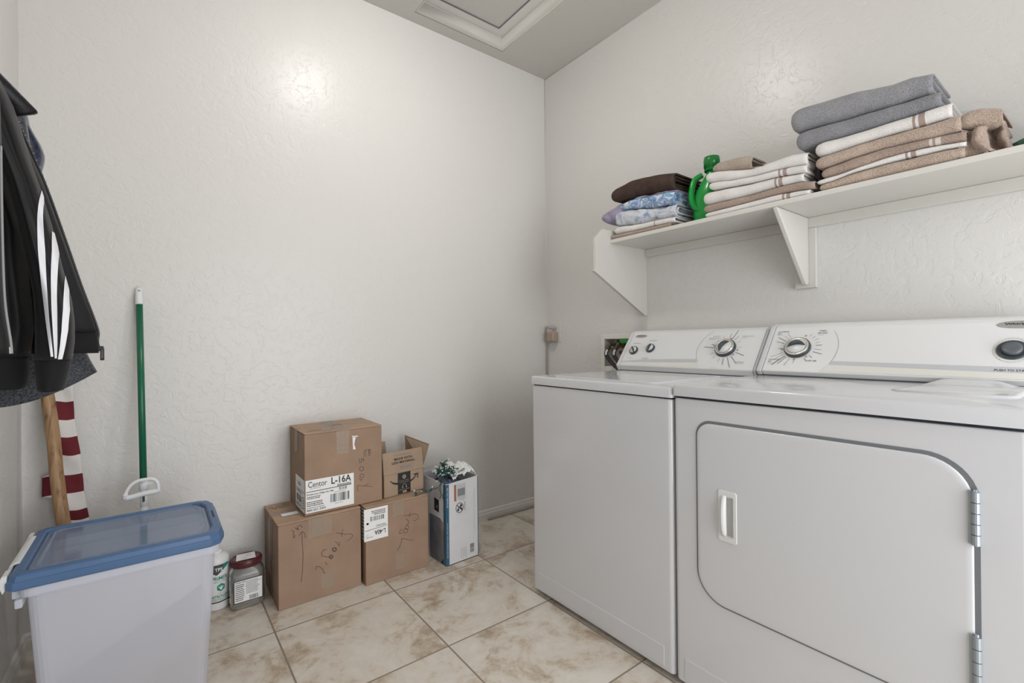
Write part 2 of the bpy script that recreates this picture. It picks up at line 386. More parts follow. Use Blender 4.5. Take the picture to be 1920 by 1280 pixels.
def toe(root, y0, y1, z):
    m = MB(); m.quadbox([(-.8015, y0, .034), (-.8015, y1, .034), (-.8015, y1, z), (-.8015, y0, z)], (-1, 0, 0), .004)
    return m.build('toe_panel', M['white_enamel'], root, bevel=.0014, seg=3)
def console(root, y0, y1, prof, face_a, face_b):
    """prof: (x,z) outline; end caps are slightly fatter than the face panel between them"""
    m = MB(); m.loft([[(x, y, z) for x, z in prof] for y in (y0 - .021, y1 + .012)], smooth=False)
    b = m.build('console', M['white_plastic'], root, bevel=.003)
    cx = sum(p[0] for p in prof) / len(prof); cz = sum(p[1] for p in prof) / len(prof)
    def big(k): return [(cx + (x - cx) * k, (z if z < .93 else cz + (z - cz) * k)) for x, z in prof]
    for a, c in ((y0, y0 - .020), (y1 + .011, y1)):
        m = MB(); m.loft([[(x, y, z) for x, z in big(1.012)] for y in (a, c)], smooth=False)
        m.build('end_cap', M['white_enamel'], root, bevel=.005, seg=3)
    return b
def top_deck(root, y0, y1, z0, z1, over=.004):
    m = MB(); r = .012; xf = -.80 - over; sec = []
    def plan(i):
        out = []
        for cx, cy, a in ((xf + r + i, y0 - r - i, 90), (xf + r + i, y1 + r + i, 180)):
            for k in range(7):
                t = math.radians(a + 90 * k / 6); out.append((cx + r * math.cos(t), cy + r * math.sin(t)))
        return out + [(-.055, y1 + i), (-.055, y0 - i)]
    sec = [(0, z0), (0, z1 - .008), (.0015, z1 - .0035), (.004, z1 - .001), (.008, z1)]
    m.loft([[(x, y, z) for x, y in plan(i)] for i, z in sec], smooth=True, caps=(True, True))
    o = m.build('top_deck', M['white_enamel'], root)
    md = o.modifiers.new('en', 'EDGE_SPLIT'); md.split_angle = math.radians(50)
    return o
# ---------------- washer
WA = thing('washing_machine', 'white top load washing machine with two small knobs beside the dryer', 'washing machine', (-.42, -1.14, 0))
wy0, wy1 = -.802, -1.480
cabinet(WA, wy0, wy1, .877); toe(WA, wy0 - .03, wy1 + .035, .098)
box('seam', M['grey_gap'], (-.792, -.07, wy1 + .008, wy0 - .008, .8765, .8825), WA)
top_deck(WA, wy0 + .003, wy1 - .003, .8822, .916)
# lid: shallow pressed panel
m = MB(); lid = rr2(.44, .50, .03, 6, -.765, wy1 + .088)
m.loft([[(x, y, .9155) for x, y in lid], [(x, y, .919) for x, y in lid], [(x * .994 - .003, (y + 1.141) * .992 - 1.141, .9215) for x, y in lid]], smooth=True)
lo = m.build('lid', M['white_enamel'], WA); lo.modifiers.new('en', 'EDGE_SPLIT').split_angle = math.radians(40)
wprof = [(-.05, .9165), (-.243, .9165), (-.247, .921), (-.259, .942), (-.14, 1.098), (-.128, 1.106), (-.112, 1.110), (-.05, 1.110)]
console(WA, wy0, wy1, wprof, 0, 0)
m = MB(); m.box(-.247, -.06, wy1 + .03, wy0 - .012, .9155, .9175); m.build('console_gap', M['grey_gap'], WA)
def legs(root, y0, y1):
    for x in (-.74, -.12):
        for y in (y0 - .06, y1 + .06):
            m = MB(); m.lathe((x, y, 0), [(.022, 0), (.024, .006), (.012, .012), (.012, .03)], n=14); m.build('leg', M['knob_dark'], root)
legs(WA, wy0, wy1)
INK = [M['ink'], M['ink_grey'], M['ink_soft'], M['ink_red'], M['band_grey'], M['band_cream'], M['badge'], M['white_enamel']]
def logo_oval(d, cx, cy, rx, ry, a=6, k=0, txt='Whirlpool'):
    d.disc(cx, cy, rx, ry, a, .0010); d.ring(cx, cy, rx, ry, .0016, 2, .0014)
    d.text(txt, cx, cy + ry * .1, rx * 1.35, ry * .75, k, .0018, center=True, bold=True)
dv = Vector((.119, 0, .156)).normalized(); dn = Vector((-dv.z, 0, dv.x))
d = Decal((-.259, -.80, .942), (0, -1, 0), dv, dn)
d.poly([(.026, .024), (.026, .018), (.424, .030), (.420, .0465), (.3, .044), (.15, .037)], 4, .0007)
d.poly([(.026, .018), (.030, .003), (.437, .004), (.428, .029), (.2, .023)], 5, .0007)
logo_oval(d, .076, .176, .033, .0085)
d.fine(.05, .130, .092, .136, 1, 2, seed=4); d.fine(.14, .145, .19, .151, 1, 2, seed=5)
d.text('WATER TEMP', .052, .040, .034, .0042, 2); d.text('LOAD SIZE', .137, .044, .036, .0044, 1); d.line([(.137, .041), (.170, .041)], .0008, 1)
# timer dial markings
tcx, tcy = .530, .104
d.ring(tcx, tcy, .125, .118, .0012, 2, .0010, a0=math.radians(128), a1=math.radians(218))
for ang, L, mi in ((88, .026, 2), (74, .045, 1), (60, .022, 2), (36, .014, 2), (6, .012, 2), (-22, .040, 1), (-48, .045, 1), (-64, .052, 1), (-82, .030, 1), (-100, .018, 2), (-128, .014, 2), (-152, .014, 2), (176, .045, 1), (163, .018, 1), (138, .014, 2), (112, .013, 2)):
    a = math.radians(ang); r0 = .052
    d.line([(tcx + r0 * math.cos(a), tcy + r0 * math.sin(a)), (tcx + (r0 + L) * math.cos(a), tcy + (r0 + L) * math.sin(a))], .0026 if mi == 1 else .0018, mi)
for ang in (80, -8, -36, 168):
    a = math.radians(ang); d.ring(tcx + .052 * math.cos(a), tcy + .052 * math.sin(a), .0035, .0035, .0014, 3, n=4); 
d.text('QUICK WASH', .583, .163, .046, .0045, 1); d.line([(.58, .158), (.605, .158)], .0009, 2)
d.text('NORMAL', .594, .034, .032, .0055, 1); d.line([(.592, .029), (.624, .029)], .0009, 1)
d.text('CASUAL', .455, .165, .034, .0055, 2); d.line([(.44, .158), (.49, .158)], .0018, 2); d.text('DELICATE', .44, .149, .03, .004, 2)
d.text('Heavy Duty', .495, -.001 + .004, .03, .004, 2)
d.build('console_print', INK, WA)
def knob(root, o, u, v, n, r, depth, big=False, ang=20):
    P = lambda a, b, h: Vector(o) + Vector(u) * a + Vector(v) * b + Vector(n) * h
    m = MB(); m.lathe(o, [(r, 0), (r, depth * .35), (r * .93, depth * .5)], n, 36); k = m.build('knob', M['knob_dark'], root)
    m = MB()
    if big:
        m.lathe(P(0, 0, depth * .48), [(r * .93, 0), (r * .90, depth * .12), (r * .74, depth * .16), (r * .70, .0)], n, 36); m.build('dial_ring', M['chrome'], k)
        m = MB(); m.lathe(P(0, 0, depth * .45), [(r * .72, 0), (r * .72, depth * .12), (r * .66, depth * .2)], n, 36); m.build('dial_face', M['knob_light'], k)
    else:
        m.lathe(P(0, 0, depth * .42), [(r * .80, 0), (r * .80, depth * .12)], n, 28); m.build('dial_face', M['knob_light'], k)
    # finger grip: a raised curved bar across the knob
    c, s = math.cos(math.radians(ang)), math.sin(math.radians(ang)); L = r * (.66 if big else .88); top = []
    rings = []
    for i in range(9):
        t = -1 + 2 * i / 8; bow = (1 - t * t) * r * (.30 if big else .1); wd = r * (.20 if big else .16) * (1 - .55 * t * t); hh = depth * (.5 + .55 * (1 - t ** 4 * .6))
        cx, cy = t * L, bow; q = []
        for a, hgt in ((-wd, depth * .4), (wd, depth * .4), (wd * .8, hh), (-wd * .8, hh)):
            X, Y = cx, cy + a; q.append(P(X * c - Y * s, X * s + Y * c, hgt))
        rings.append(q)
    m = MB(); m.loft(rings, smooth=False); m.build('grip', M['knob_dark'], k, bevel=r * .03)
    return k
def on(d, x, y): return tuple(d.P(x, y, .0004))
uy = Vector((0, -1, 0))
knob(WA, on(d, .072, .088), uy, dv, dn, .0225, .020, ang=-52); knob(WA, on(d, .163, .101), uy, dv, dn, .0225, .020, ang=86)
knob(WA, on(d, tcx, tcy), uy, dv, dn, .0425, .026, True, 62)
# ---------------- dryer
DR = thing('clothes_dryer', 'white front load clothes dryer with large square door and lint lid', 'dryer', (-.42, -1.86, 0))
dy0, dy1 = -1.487, -2.232
# cabinet with a door opening groove
cabinet(DR, dy0, dy1, .884); toe(DR, dy0 - .03, dy1 + .03, .098)
box('seam', M['grey_gap'], (-.792, -.07, dy1 + .008, dy0 - .008, .8835, .8915), DR)
top_deck(DR, dy0 + .001, dy1 - .003, .8912, .927, over=.007)
# door: dark gasket line all round, panel just proud of the front
DX = -.801
drr = (.085, .085, .085, .045)
gy0, gz0, gw, gh = 0, 0, .598, .520        # door width along -y, height
dl, db_ = -1.563, .306                      # left edge y, bottom z
def drpts(i, x): return [(x, dl - a, db_ + b) for a, b in rr2(gw - 2 * i, gh - 2 * i, tuple(max(.01, q - i) for q in drr), 10, i, i)]
m = MB(); m.loft([drpts(-.001, DX - .0005), drpts(-.001, DX + .002)], smooth=False); m.build('gasket', M['gasket'], DR)
m = MB()
ring = lambda i, x: [(x, dl - a, db_ + b) for a, b in rr2(gw - .0035 - .008 - 2 * i, gh - .0035 - .007 - 2 * i, tuple(max(.01, q - .004 - i) for q in drr), 10, .0035 + i, .0035 + i)]
m.loft([ring(0, DX + .001), ring(0, DX - .002), ring(.001, DX - .0035), ring(.004, DX - .0045), ring(.012, DX - .0048)], smooth=True)
door = m.build('door', M['white_enamel'], DR); door.modifiers.new('en', 'EDGE_SPLIT').split_angle = math.radians(60)
# recessed pull
hx = DX - .0048
fr = [(a, b) for a, b in rr2(.052, .142, .006, 4, .070, .191)]
inn = [(a, b) for a, b in rr2(.030, .112, .004, 4, .084, .206)]
m = MB()
T = lambda pts, x: [(x, dl - a, db_ + b) for a, b in pts]
m.loft([T(fr, hx + .003), T(fr, hx - .0022), T([(p[0] * .98 + .0019, p[1] * .99 + .0026) for p in fr], hx - .003), T(inn, hx - .003), T(inn, hx - .0006)], smooth=False, caps=(True, True))
hd = m.build('door_handle', M['white_plastic'], door)
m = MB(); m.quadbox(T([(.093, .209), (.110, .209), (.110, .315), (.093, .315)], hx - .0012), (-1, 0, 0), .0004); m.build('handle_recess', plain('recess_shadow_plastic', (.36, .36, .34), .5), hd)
m = MB(); gp = []
for i in range(11):
    t = i / 10; b = .203 + .118 * t; bow = math.sin(PI * t) ** .5
    gp.append([(hx - .002, dl - .080, db_ + b), (hx - .002 - .012 * bow, dl - .0815, db_ + b), (hx - .002 - .014 * bow, dl - .086, db_ + b), (hx - .002 - .004 * bow, dl - .0935, db_ + b), (hx - .001, dl - .0935, db_ + b)])
m.loft(gp, smooth=True); m.build('grip', M['white_plastic'], hd)
for z0, z1 in ((.658, .762), (.36, .482)):
    m = MB(); n = 5; yc = -2.1565
    for k in range(n):
        a, b = z0 + (z1 - z0) * k / n, z0 + (z1 - z0) * (k + 1) / n - .0016; m.lathe((DX - .007, yc, a), [(.0072, 0), (.0072, b - a)], n=14, smooth=False)
    m.tube([(DX - .007, yc, z0 - .003), (DX - .007, yc, z1 + .003)], .0035, 8)
    m.quadbox([(DX - .0065, yc + .004, z0), (DX - .0065, yc + .011, z0), (DX - .0065, yc + .011, z1), (DX - .0065, yc + .004, z1)], (-1, 0, 0), .002)
    m.build('hinge', M['hinge'], DR)
dprof = [(-.05, .9275), (-.254, .9275), (-.259, .931), (-.272, .945), (-.150, 1.103), (-.138, 1.113), (-.120, 1.119), (-.05, 1.119)]
console(DR, dy0, dy1, dprof, 0, 0)
m = MB(); m.box(-.26, -.06, dy1 + .02, dy0 - .012, .9265, .929); m.build('console_gap', M['grey_gap'], DR)
# lint screen lid on the rear right of the top
m = MB()
lw = [(-1.93, -.60), (-2.215, -.60), (-2.215, -.285), (-1.93, -.285)]
def lid_pts(i, z, tab=0):
    return [(x, y, z) for x, y in ((-.60 + i, -1.985 - i), (-.60 + i, -2.18 + i), (-.575, -2.195 + i), (-.30, -2.195 + i), (-.30, -2.0 - i), (-.57, -1.968 - i))]
m.loft([lid_pts(0, .926), lid_pts(.002, .9305), lid_pts(.012, .932)], smooth=True)
# front tab rising before the console
tab = [(-1.985, .930), (-2.005, .938), (-2.02, .944), (-2.04, .9455), (-2.11, .9455), (-2.135, .943), (-2.155, .936), (-2.17, .930)]
m.loft([[(x, y, .929 + (z - .929) * k) for y, z in tab] + [(x + .001, -2.17, .927), (x + .001, -1.985, .927)] for x, k in ((-.36, .25), (-.335, .75), (-.318, 1), (-.292, 1), (-.283, .8))], smooth=True)
lt = m.build('lint_lid', M['white_enamel'], DR); lt.modifiers.new('en', 'EDGE_SPLIT').split_angle = math.radians(60)
legs(DR, dy0, dy1)
dv2 = Vector((.122, 0, .158)).normalized(); dn2 = Vector((-dv2.z, 0, dv2.x))
d = Decal((-.272, -1.485, .945), (0, -1, 0), dv2, dn2)
R_ = .72
d.poly([(.243, .050), (.2326, .034), (R_, .023), (R_, .0425)], 4, .0007)
d.poly([(.2326, .034), (.213, .006), (.5, .005), (R_, .004), (R_, .023)], 5, .0007)
d.ring(.10, .100, .150, .145, .0012, 2, .0010, a0=math.radians(-24), a1=math.radians(34))
kx, ky = .1245, .108
for ang, L, mi in ((150, .034, 1), (138, .022, 2), (128, .026, 2), (162, .028, 1), (186, .012, 2), (208, .040, 2), (218, .028, 2), (228, .052, 0), (235, .036, 1), (250, .03, 2), (268, .012, 2), (-8, .02, 2), (8, .018, 1), (-20, .03, 1), (20, .012, 2), (34, .014, 2), (48, .012, 2), (62, .012, 2), (-40, .014, 1), (-58, .012, 1)):
    a = math.radians(ang); r0 = .056
    d.line([(kx + r0 * math.cos(a), ky + r0 * math.sin(a)), (kx + (r0 + L) * math.cos(a), ky + (r0 + L) * math.sin(a))], .0022 if mi < 2 else .0016, mi)
for ang in (76, 190, -50, -92):
    a = math.radians(ang); d.ring(kx + .054 * math.cos(a), ky + .054 * math.sin(a), .0034, .0034, .0013, 3, n=4)
d.text('AUTOMATIC', .038, .178, .040, .0055, 0); d.text('DRY', .038, .169, .014, .0055, 0); d.line([(.038, .1645), (.058, .1645)], .001, 1)
d.text('AUTOMATIC', .036, .048, .038, .0058, 0); d.text('DRY', .036, .039, .014, .0055, 0); d.line([(.036, .0335), (.052, .0335)], .001, 1)
d.text('TIMED', .177, .179, .024, .0055, 0); d.text('DRYING', .175, .169, .030, .0058, 0); d.line([(.176, .164), (.196, .164)], .001, 2)
d.text('FLUFF AIR', .160, .046, .036, .0058, 0)
logo_oval(d, .672, .189, .046, .0125)
d.text('PUSH TO START', .631, .0285, .068, .0072, 0)
d.ring(.661, .101, .036, .041, .003, 5, .0012)
d.build('console_print', INK, DR)
knob(DR, on(d, kx - .002, ky - .004), uy, dv2, dn2, .0435, .024, True, 8)
m = MB(); P0 = Vector(on(d, .6615, .100)); m.lathe(P0, [(.032, 0), (.032, .003), (.029, .0035), (.022, .001)], dn2, 32)
bt = m.build('start_button', M['knob_dark'], DR)
m = MB(); m.lathe(P0 + dn2 * .001, [(.0205, 0), (.0205, .010), (.018, .013), (.010, .0125), (.002, .0122)], dn2, 32); m.build('button_cap', plain('button_grey', (.10, .11, .12), .35), bt)

# ================================================================== WASHER OUTLET BOX, HOSES
OB = thing('washer_outlet_box', 'recessed washer outlet box in the wall left of the washer console', 'outlet box', (0, -.60, .99))
m = MB(); m.box(-.006, .003, R0, R0 + .026, Z0 - .026, Z1 + .026); m.box(-.006, .003, R1 - .026, R1, Z0 - .026, Z1 + .026); m.box(-.006, .003, R1, R0, Z1, Z1 + .026); m.box(-.006, .003, R1, R0, Z0 - .026, Z0)
m.build('frame', plain('outlet_box_frame', (.74, .72, .66), .35), OB, bevel=.0015)
bx = plain('outlet_box_plastic', (.52, .51, .47), .4)
m = MB(); m.box(.075, .078, R1, R0, Z0, Z1); m.box(.003, .078, R0 - .002, R0, Z0, Z1); m.box(.003, .078, R1, R1 + .002, Z0, Z1); m.box(.003, .078, R1, R0, Z1 - .002, Z1); m.box(.003, .078, R1, R0, Z0, Z0 + .002)
m.build('housing', bx, OB)
brass = plain('brass', (.45, .31, .12), .3, metal=.9)
for i, y in enumerate((-.565, -.63)):
    m = MB(); m.lathe((.045, y, 1.068), [(.010, 0), (.010, -.015), (.014, -.016), (.014, -.035), (.010, -.036), (.010, -.05)], n=12); m.tube([(.045, y, 1.035), (.0, y, 1.035)], .011, 10); m.build('valve', brass, OB)
m = MB(); m.box(-.004, .028, -.70, -.612, 1.046, 1.069); m.build('green_lever', plain('green_plastic_lever', (.0, .25, .03), .4), OB, bevel=.003)
m = MB(); m.box(.005, .03, -.655, -.60, .985, 1.005); m.build('red_lever', plain('red_plastic_lever', (.13, .02, .02), .4), OB, bevel=.003)
def smooth_path(pts, n=6):
    pts = [Vector(p) for p in pts]; out = []
    for i in range(len(pts) - 1):
        p0, p1, p2, p3 = pts[max(i - 1, 0)], pts[i], pts[i + 1], pts[min(i + 2, len(pts) - 1)]
        for k in range(n):
            t = k / n; out.append(.5 * ((2 * p1) + (-p0 + p2) * t + (2 * p0 - 5 * p1 + 4 * p2 - p3) * t * t + (-p0 + 3 * p1 - 3 * p2 + p3) * t ** 3))
    return out + [pts[-1]]
rub = plain('black_rubber', (.028, .028, .027), .42); ht = plain('hose_label', (.75, .75, .75), .5)
for lab, y0_, dy in (('black rubber fill hose nearest the outlet box edge', -.565, 0), ('black rubber fill hose closer to the washer console', -.63, -.055)):
    hs = thing('fill_hose', lab, 'hose', (-.03, y0_, 1.04), 'washer fill hoses')
    path = smooth_path([(.01, y0_, 1.036), (-.03, y0_ + .002, 1.043), (-.07, -.597 + dy, 1.028), (-.088, -.588 + dy, .995), (-.082, -.60 + dy, .962), (-.072, -.635 + dy * .9, .925), (-.062, -.675 + dy * .8, .89), (-.045, -.745 + dy * .3, .80), (-.03, -.80, .6)])
    m = MB(); m.tube(path, .0105, 12); m.build('hose', rub, hs)
    m = MB(); m.tube(path[15:21], .0108, 12, caps=(False, False)); 
    lb = MB()
    for i in range(15, 20):
        a, b = path[i], path[i + 1]; t = (b - a).normalized(); toc = (Vector((CX, CY, CZ)) - a); nn = (toc - t * toc.dot(t)).normalized(); sd = t.cross(nn)
        q = []
        for pp in (a, b):
            for ang in (-.5, 0, .5): q.append(pp + (nn * math.cos(ang) + sd * math.sin(ang)) * .0112)
        lb.add(q, [(0, 1, 4, 3), (1, 2, 5, 4)], 0, True)
    lb.build('hose_sticker', ht, hs)
    m = MB(); m.tube([(.014, y0_, 1.0355), (-.012, y0_ + .001, 1.038)], .0145, 10, smooth=False); m.build('coupling', brass, hs)

# ================================================================== POWER ADAPTER WITH CORD in the corner
outp = thing('wall_outlet', 'white outlet plate in the corner right of the tan adapter', 'outlet', (-.003, -.085, 1.12))
box('plate', M['trim'], (-.004, 0, -.135, -.055, 1.06, 1.185), outp, .0015)
tan = plain('tan_plastic', (.36, .28, .22), .45)
AD = thing('power_adapter', 'tan wall adapter plugged in beside the back corner', 'power adapter', (-.03, -.062, 1.09))
m = MB(); m.loft([[( -.006, -.052 - .06 * a, 1.061 + .060 * b) for a, b in rr2(1, 1, .08, 3)], [(-.012, -.048 - .066 * a, 1.058 + .066 * b) for a, b in rr2(1, 1, .1, 3)], [(-.046, -.048 - .066 * a, 1.060 + .063 * b) for a, b in rr2(1, 1, .12, 3)], [(-.052, -.053 - .056 * a, 1.064 + .055 * b) for a, b in rr2(1, 1, .12, 3)]], smooth=False)
m.build('body', tan, AD, bevel=.003)
m = MB(); m.tube(smooth_path([(-.030, -.075, 1.062), (-.034, -.07, 1.050), (-.03, -.055, 1.052), (-.032, -.05, 1.047), (-.02, -.042, 1.035), (-.015, -.035, 1.022)], 5), .0016, 6); m.build('wire', M['ink_grey'], AD)
CH = thing('plug_cord', 'beige plug with a cord running down the corner', 'cord', (-.02, -.05, 1.16))
m = MB(); m.loft([[(-.004, -.084 + a, 1.150 + b) for a, b in rr2(.03, .018, .005, 3, -.015, -.009)], [(-.03, -.078 + a, 1.152 + b) for a, b in rr2(.034, .02, .006, 3, -.017, -.01)], [(-.042, -.056 + a, 1.154 + b) for a, b in rr2(.02, .012, .004, 3, -.01, -.006)]], smooth=False); m.build('plug', plain('beige_plug', (.42, .37, .34), .5), CH, bevel=.002)
m = MB(); m.tube(smooth_path([(-.040, -.056, 1.154), (-.034, -.034, 1.148), (-.024, -.018, 1.120), (-.013, -.010, 1.08), (-.0095, -.008, 1.02), (-.011, -.008, .9), (-.008, -.007, .8), (-.008, -.018, .4), (-.017, -.017, .07), (-.02, -.02, .02), (-.2, -.022, .006), (-.5, -.022, .006)], 6), .0048, 8); m.build('cord', plain('beige_cord', (.36, .32, .28), .5), CH)

# ================================================================== SHELF
SH = thing('wall_shelf', 'long white wall shelf with a clipped end panel over the washer', 'shelf', (0, -1.5, 1.547))
SZ = 1.5565
m = MB(); m.box(-.291, -.0005, YF + .02, -.800, SZ - .0185, SZ); m.build('shelf_board', M['shelfpaint'], SH, bevel=.003, seg=3)
m = MB(); pr = [(-.0005, 1.192), (-.018, 1.192), (-.405, 1.396), (-.392, 1.402), (-.392, 1.552), (-.340, 1.603), (-.285, 1.603), (-.0005, 1.603)]
m.loft([[(x, y, z) for x, z in pr] for y in (-.8005, -.782)], smooth=False); m.build('end_panel', M['shelfpaint'], SH, bevel=.0015)
m = MB(); m.box(-.019, -.0005, YF + .02, -.801, 1.498, 1.5378); m.build('cleat', M['shelfpaint'], SH, bevel=.002)
for yb in (-1.568,):
    m = MB(); m.box(-.0185, -.0005, yb - .034, yb + .042, 1.262, 1.4975); m.build('bracket_plate', M['shelfpaint'], SH, bevel=.002)
    m = MB(); pr = [(-.019, 1.282), (-.030, 1.272), (-.045, 1.276), (-.290, 1.5375), (-.020, 1.5375)]
    m.loft([[(x, y, z) for x, z in pr] for y in (yb - .009, yb + .009)], smooth=False); m.build('bracket', M['shelfpaint'], SH, bevel=.004, seg=3)

# ================================================================== CARDBOARD BOXES
HW1 = [[(-1.604, 0.092), (-1.598, 0.134), (-1.595, 0.203), (-1.598, 0.251), (-1.599, 0.294)], [(-1.611, 0.28), (-1.605, 0.29), (-1.598, 0.296), (-1.589, 0.286), (-1.584, 0.269), (-1.589, 0.268)], [(-1.638, 0.312), (-1.629, 0.302), (-1.633, 0.291), (-1.63, 0.277), (-1.627, 0.278), (-1.626, 0.291)], [(-1.625, 0.318), (-1.618, 0.309), (-1.613, 0.321), (-1.605, 0.324), (-1.596, 0.311)], [(-1.613, 0.307), (-1.616, 0.314), (-1.61, 0.305)], [(-1.463, 0.256), (-1.449, 0.25), (-1.425, 0.24), (-1.4, 0.236), (-1.392, 0.226), (-1.4, 0.215), (-1.417, 0.209)], [(-1.434, 0.263), (-1.439, 0.248), (-1.44, 0.234)], [(-1.467, 0.22), (-1.457, 0.209), (-1.451, 0.196), (-1.448, 0.205), (-1.451, 0.216)], [(-1.461, 0.185), (-1.465, 0.178), (-1.473, 0.178), (-1.479, 0.186), (-1.479, 0.194), (-1.472, 0.197), (-1.464, 0.193), (-1.461, 0.185)], [(-1.464, 0.186), (-1.467, 0.181), (-1.472, 0.181), (-1.476, 0.186), (-1.476, 0.192), (-1.472, 0.194), (-1.466, 0.191), (-1.464, 0.186)], [(-1.503, 0.197), (-1.516, 0.197), (-1.524, 0.185), (-1.518, 0.172), (-1.501, 0.164), (-1.487, 0.161)], [(-1.476, 0.157), (-1.479, 0.151), (-1.486, 0.152), (-1.492, 0.158), (-1.492, 0.166), (-1.486, 0.169), (-1.479, 0.165), (-1.476, 0.157)], [(-1.48, 0.158), (-1.481, 0.154), (-1.485, 0.155), (-1.489, 0.158), (-1.488, 0.162), (-1.485, 0.164), (-1.481, 0.162), (-1.48, 0.158)], [(-1.508, 0.145), (-1.501, 0.131)], [(-1.546, 0.124), (-1.543, 0.138), (-1.532, 0.132), (-1.517, 0.117), (-1.515, 0.104), (-1.509, 0.097)]]
HW2 = [[(-1.165, 0.266), (-1.139, 0.264), (-1.11, 0.264), (-1.095, 0.254), (-1.095, 0.239), (-1.11, 0.231), (-1.117, 0.235)], [(-1.134, 0.274), (-1.14, 0.256)], [(-1.156, 0.251), (-1.144, 0.239), (-1.144, 0.226), (-1.153, 0.221)], [(-1.142, 0.209), (-1.145, 0.203), (-1.153, 0.203), (-1.16, 0.209), (-1.16, 0.217), (-1.153, 0.22), (-1.145, 0.216), (-1.142, 0.209)], [(-1.177, 0.21), (-1.189, 0.199), (-1.189, 0.191), (-1.173, 0.191)], [(-1.148, 0.193), (-1.152, 0.187), (-1.161, 0.187), (-1.168, 0.194), (-1.168, 0.203), (-1.161, 0.206), (-1.152, 0.202), (-1.148, 0.193)], [(-1.168, 0.181), (-1.163, 0.178)], [(-1.199, 0.117), (-1.18, 0.145), (-1.178, 0.166), (-1.159, 0.159), (-1.14, 0.149), (-1.121, 0.144)]]
HW3 = [[(-1.309, 0.584), (-1.311, 0.56), (-1.303, 0.555)], [(-1.331, 0.556), (-1.331, 0.579), (-1.315, 0.585), (-1.301, 0.583), (-1.299, 0.563)], [(-1.353, 0.551), (-1.353, 0.532), (-1.343, 0.532), (-1.343, 0.55), (-1.333, 0.535), (-1.333, 0.552)], [(-1.333, 0.501), (-1.337, 0.494), (-1.346, 0.494), (-1.353, 0.5), (-1.352, 0.509), (-1.345, 0.513), (-1.337, 0.51), (-1.333, 0.501)], [(-1.332, 0.47), (-1.336, 0.463), (-1.344, 0.463), (-1.35, 0.469), (-1.35, 0.477), (-1.344, 0.481), (-1.336, 0.478), (-1.332, 0.47)], [(-1.357, 0.461), (-1.34, 0.454), (-1.35, 0.448)], [(-1.362, 0.407), (-1.36, 0.432), (-1.328, 0.424), (-1.294, 0.415)], [(-1.328, 0.424), (-1.312, 0.431)], [(-1.323, 0.554), (-1.322, 0.58)], [(-1.305, 0.56), (-1.307, 0.58)]]
def carton(root, x0, x1, y0, y1, z0, z1, seam_gap=.004):
    """closed carton: body, two long top flaps meeting along x over an inner flap layer"""
    m = MB(); m.box(x0, x1, y0, y1, z0, z1 - .007); m.build('body', M['card'], root, bevel=.003)
    ym = (y0 + y1) / 2
    box('inner_flap', M['card_in'], (x0 + .003, x1 - .003, y0 + .003, y1 - .003, z1 - .0069, z1 - .0038), root)
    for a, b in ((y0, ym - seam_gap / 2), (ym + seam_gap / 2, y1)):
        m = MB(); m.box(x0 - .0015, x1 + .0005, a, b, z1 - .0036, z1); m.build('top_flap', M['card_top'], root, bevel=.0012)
FX = (1, 0, 0); FZ = (0, 0, 1); FN = (0, -1, 0)
PINK = [M['paper'], M['ink'], M['ink_grey'], plain('label_blue_grey_bar', (.16, .24, .27), .6)]
def strip(root, name, q, n, mat=None, t=.0005):
    m = MB(); m.quadbox(q, n, t); return m.build(name, mat or M['tape'], root)
e = .0009
# lower left carton
B1 = thing('cardboard_box', 'lower left cardboard box with handwritten up arrow on its side', 'box', (-1.522, -.147, 0), 'taped cardboard boxes')
x0, x1, y0, y1, zt = -1.688, -1.356, -.289, -.006, .342
carton(B1, x0, x1, y0, y1, 0, zt)
d = Decal((0, y0, 0), FX, FZ, FN); d.n = Vector(FN)
for st in HW1[5:]: d.line(st, .0014, 0)
d.build('handwriting', [M['ink']], B1)
d = Decal((0, y0, 0), FX, FZ, FN)
for st in HW1[:5]: d.line(st, .0014, 0)
d.build('up_arrow', [M['ink']], B1)
strip(B1, 'tape', [(-1.575, y0 - e, .255), (-1.520, y0 - e, .262), (-1.520, y0 - e, .338), (-1.575, y0 - e, .338)], FN)
strip(B1, 'tape', [(-1.562, y0 - e * 1.6, .262), (-1.480, y0 - e * 1.6, .262), (-1.480, y0 - e * 1.6, .338), (-1.562, y0 - e * 1.6, .338)], FN)
strip(B1, 'tape', [(-1.525, y0 - e, .035), (-1.475, y0 - e, .035), (-1.475, y0 - e, .10), (-1.525, y0 - e, .10)], FN)
strip(B1, 'tape', [(x0, -.175, zt + e), (x1, -.175, zt + e), (x1, -.118, zt + e), (x0, -.118, zt + e)], (0, 0, 1))
strip(B1, 'tape', [(x0 - .0022, -.175, .16), (x0 - .0022, -.118, .16), (x0 - .0022, -.118, zt), (x0 - .0022, -.175, zt)], (-1, 0, 0))
strip(B1, 'tape', [(x0 - .0030, -.150, .10), (x0 - .0030, -.100, .10), (x0 - .0030, -.100, .32), (x0 - .0030, -.150, .32)], (-1, 0, 0))
d = Decal((0, 0, zt), FX, (0, 1, 0), FZ); d.rect(-1.655, -.205, -1.590, -.168, 0, .0022); d.build('sticker', PINK, B1)
d = Decal((0, 0, zt), FX, (0, 1, 0), FZ); rg = random.Random(5)
d.line([(-1.68 + .006 * i, -.06 + .02 * math.sin(i * 1.3)) for i in range(14)], .0012, 1, .001); d.line([(-1.67 + .006 * i, -.07 + .014 * math.cos(i * 1.7)) for i in range(10)], .0012, 1, .001); d.build('scribble', PINK, B1)
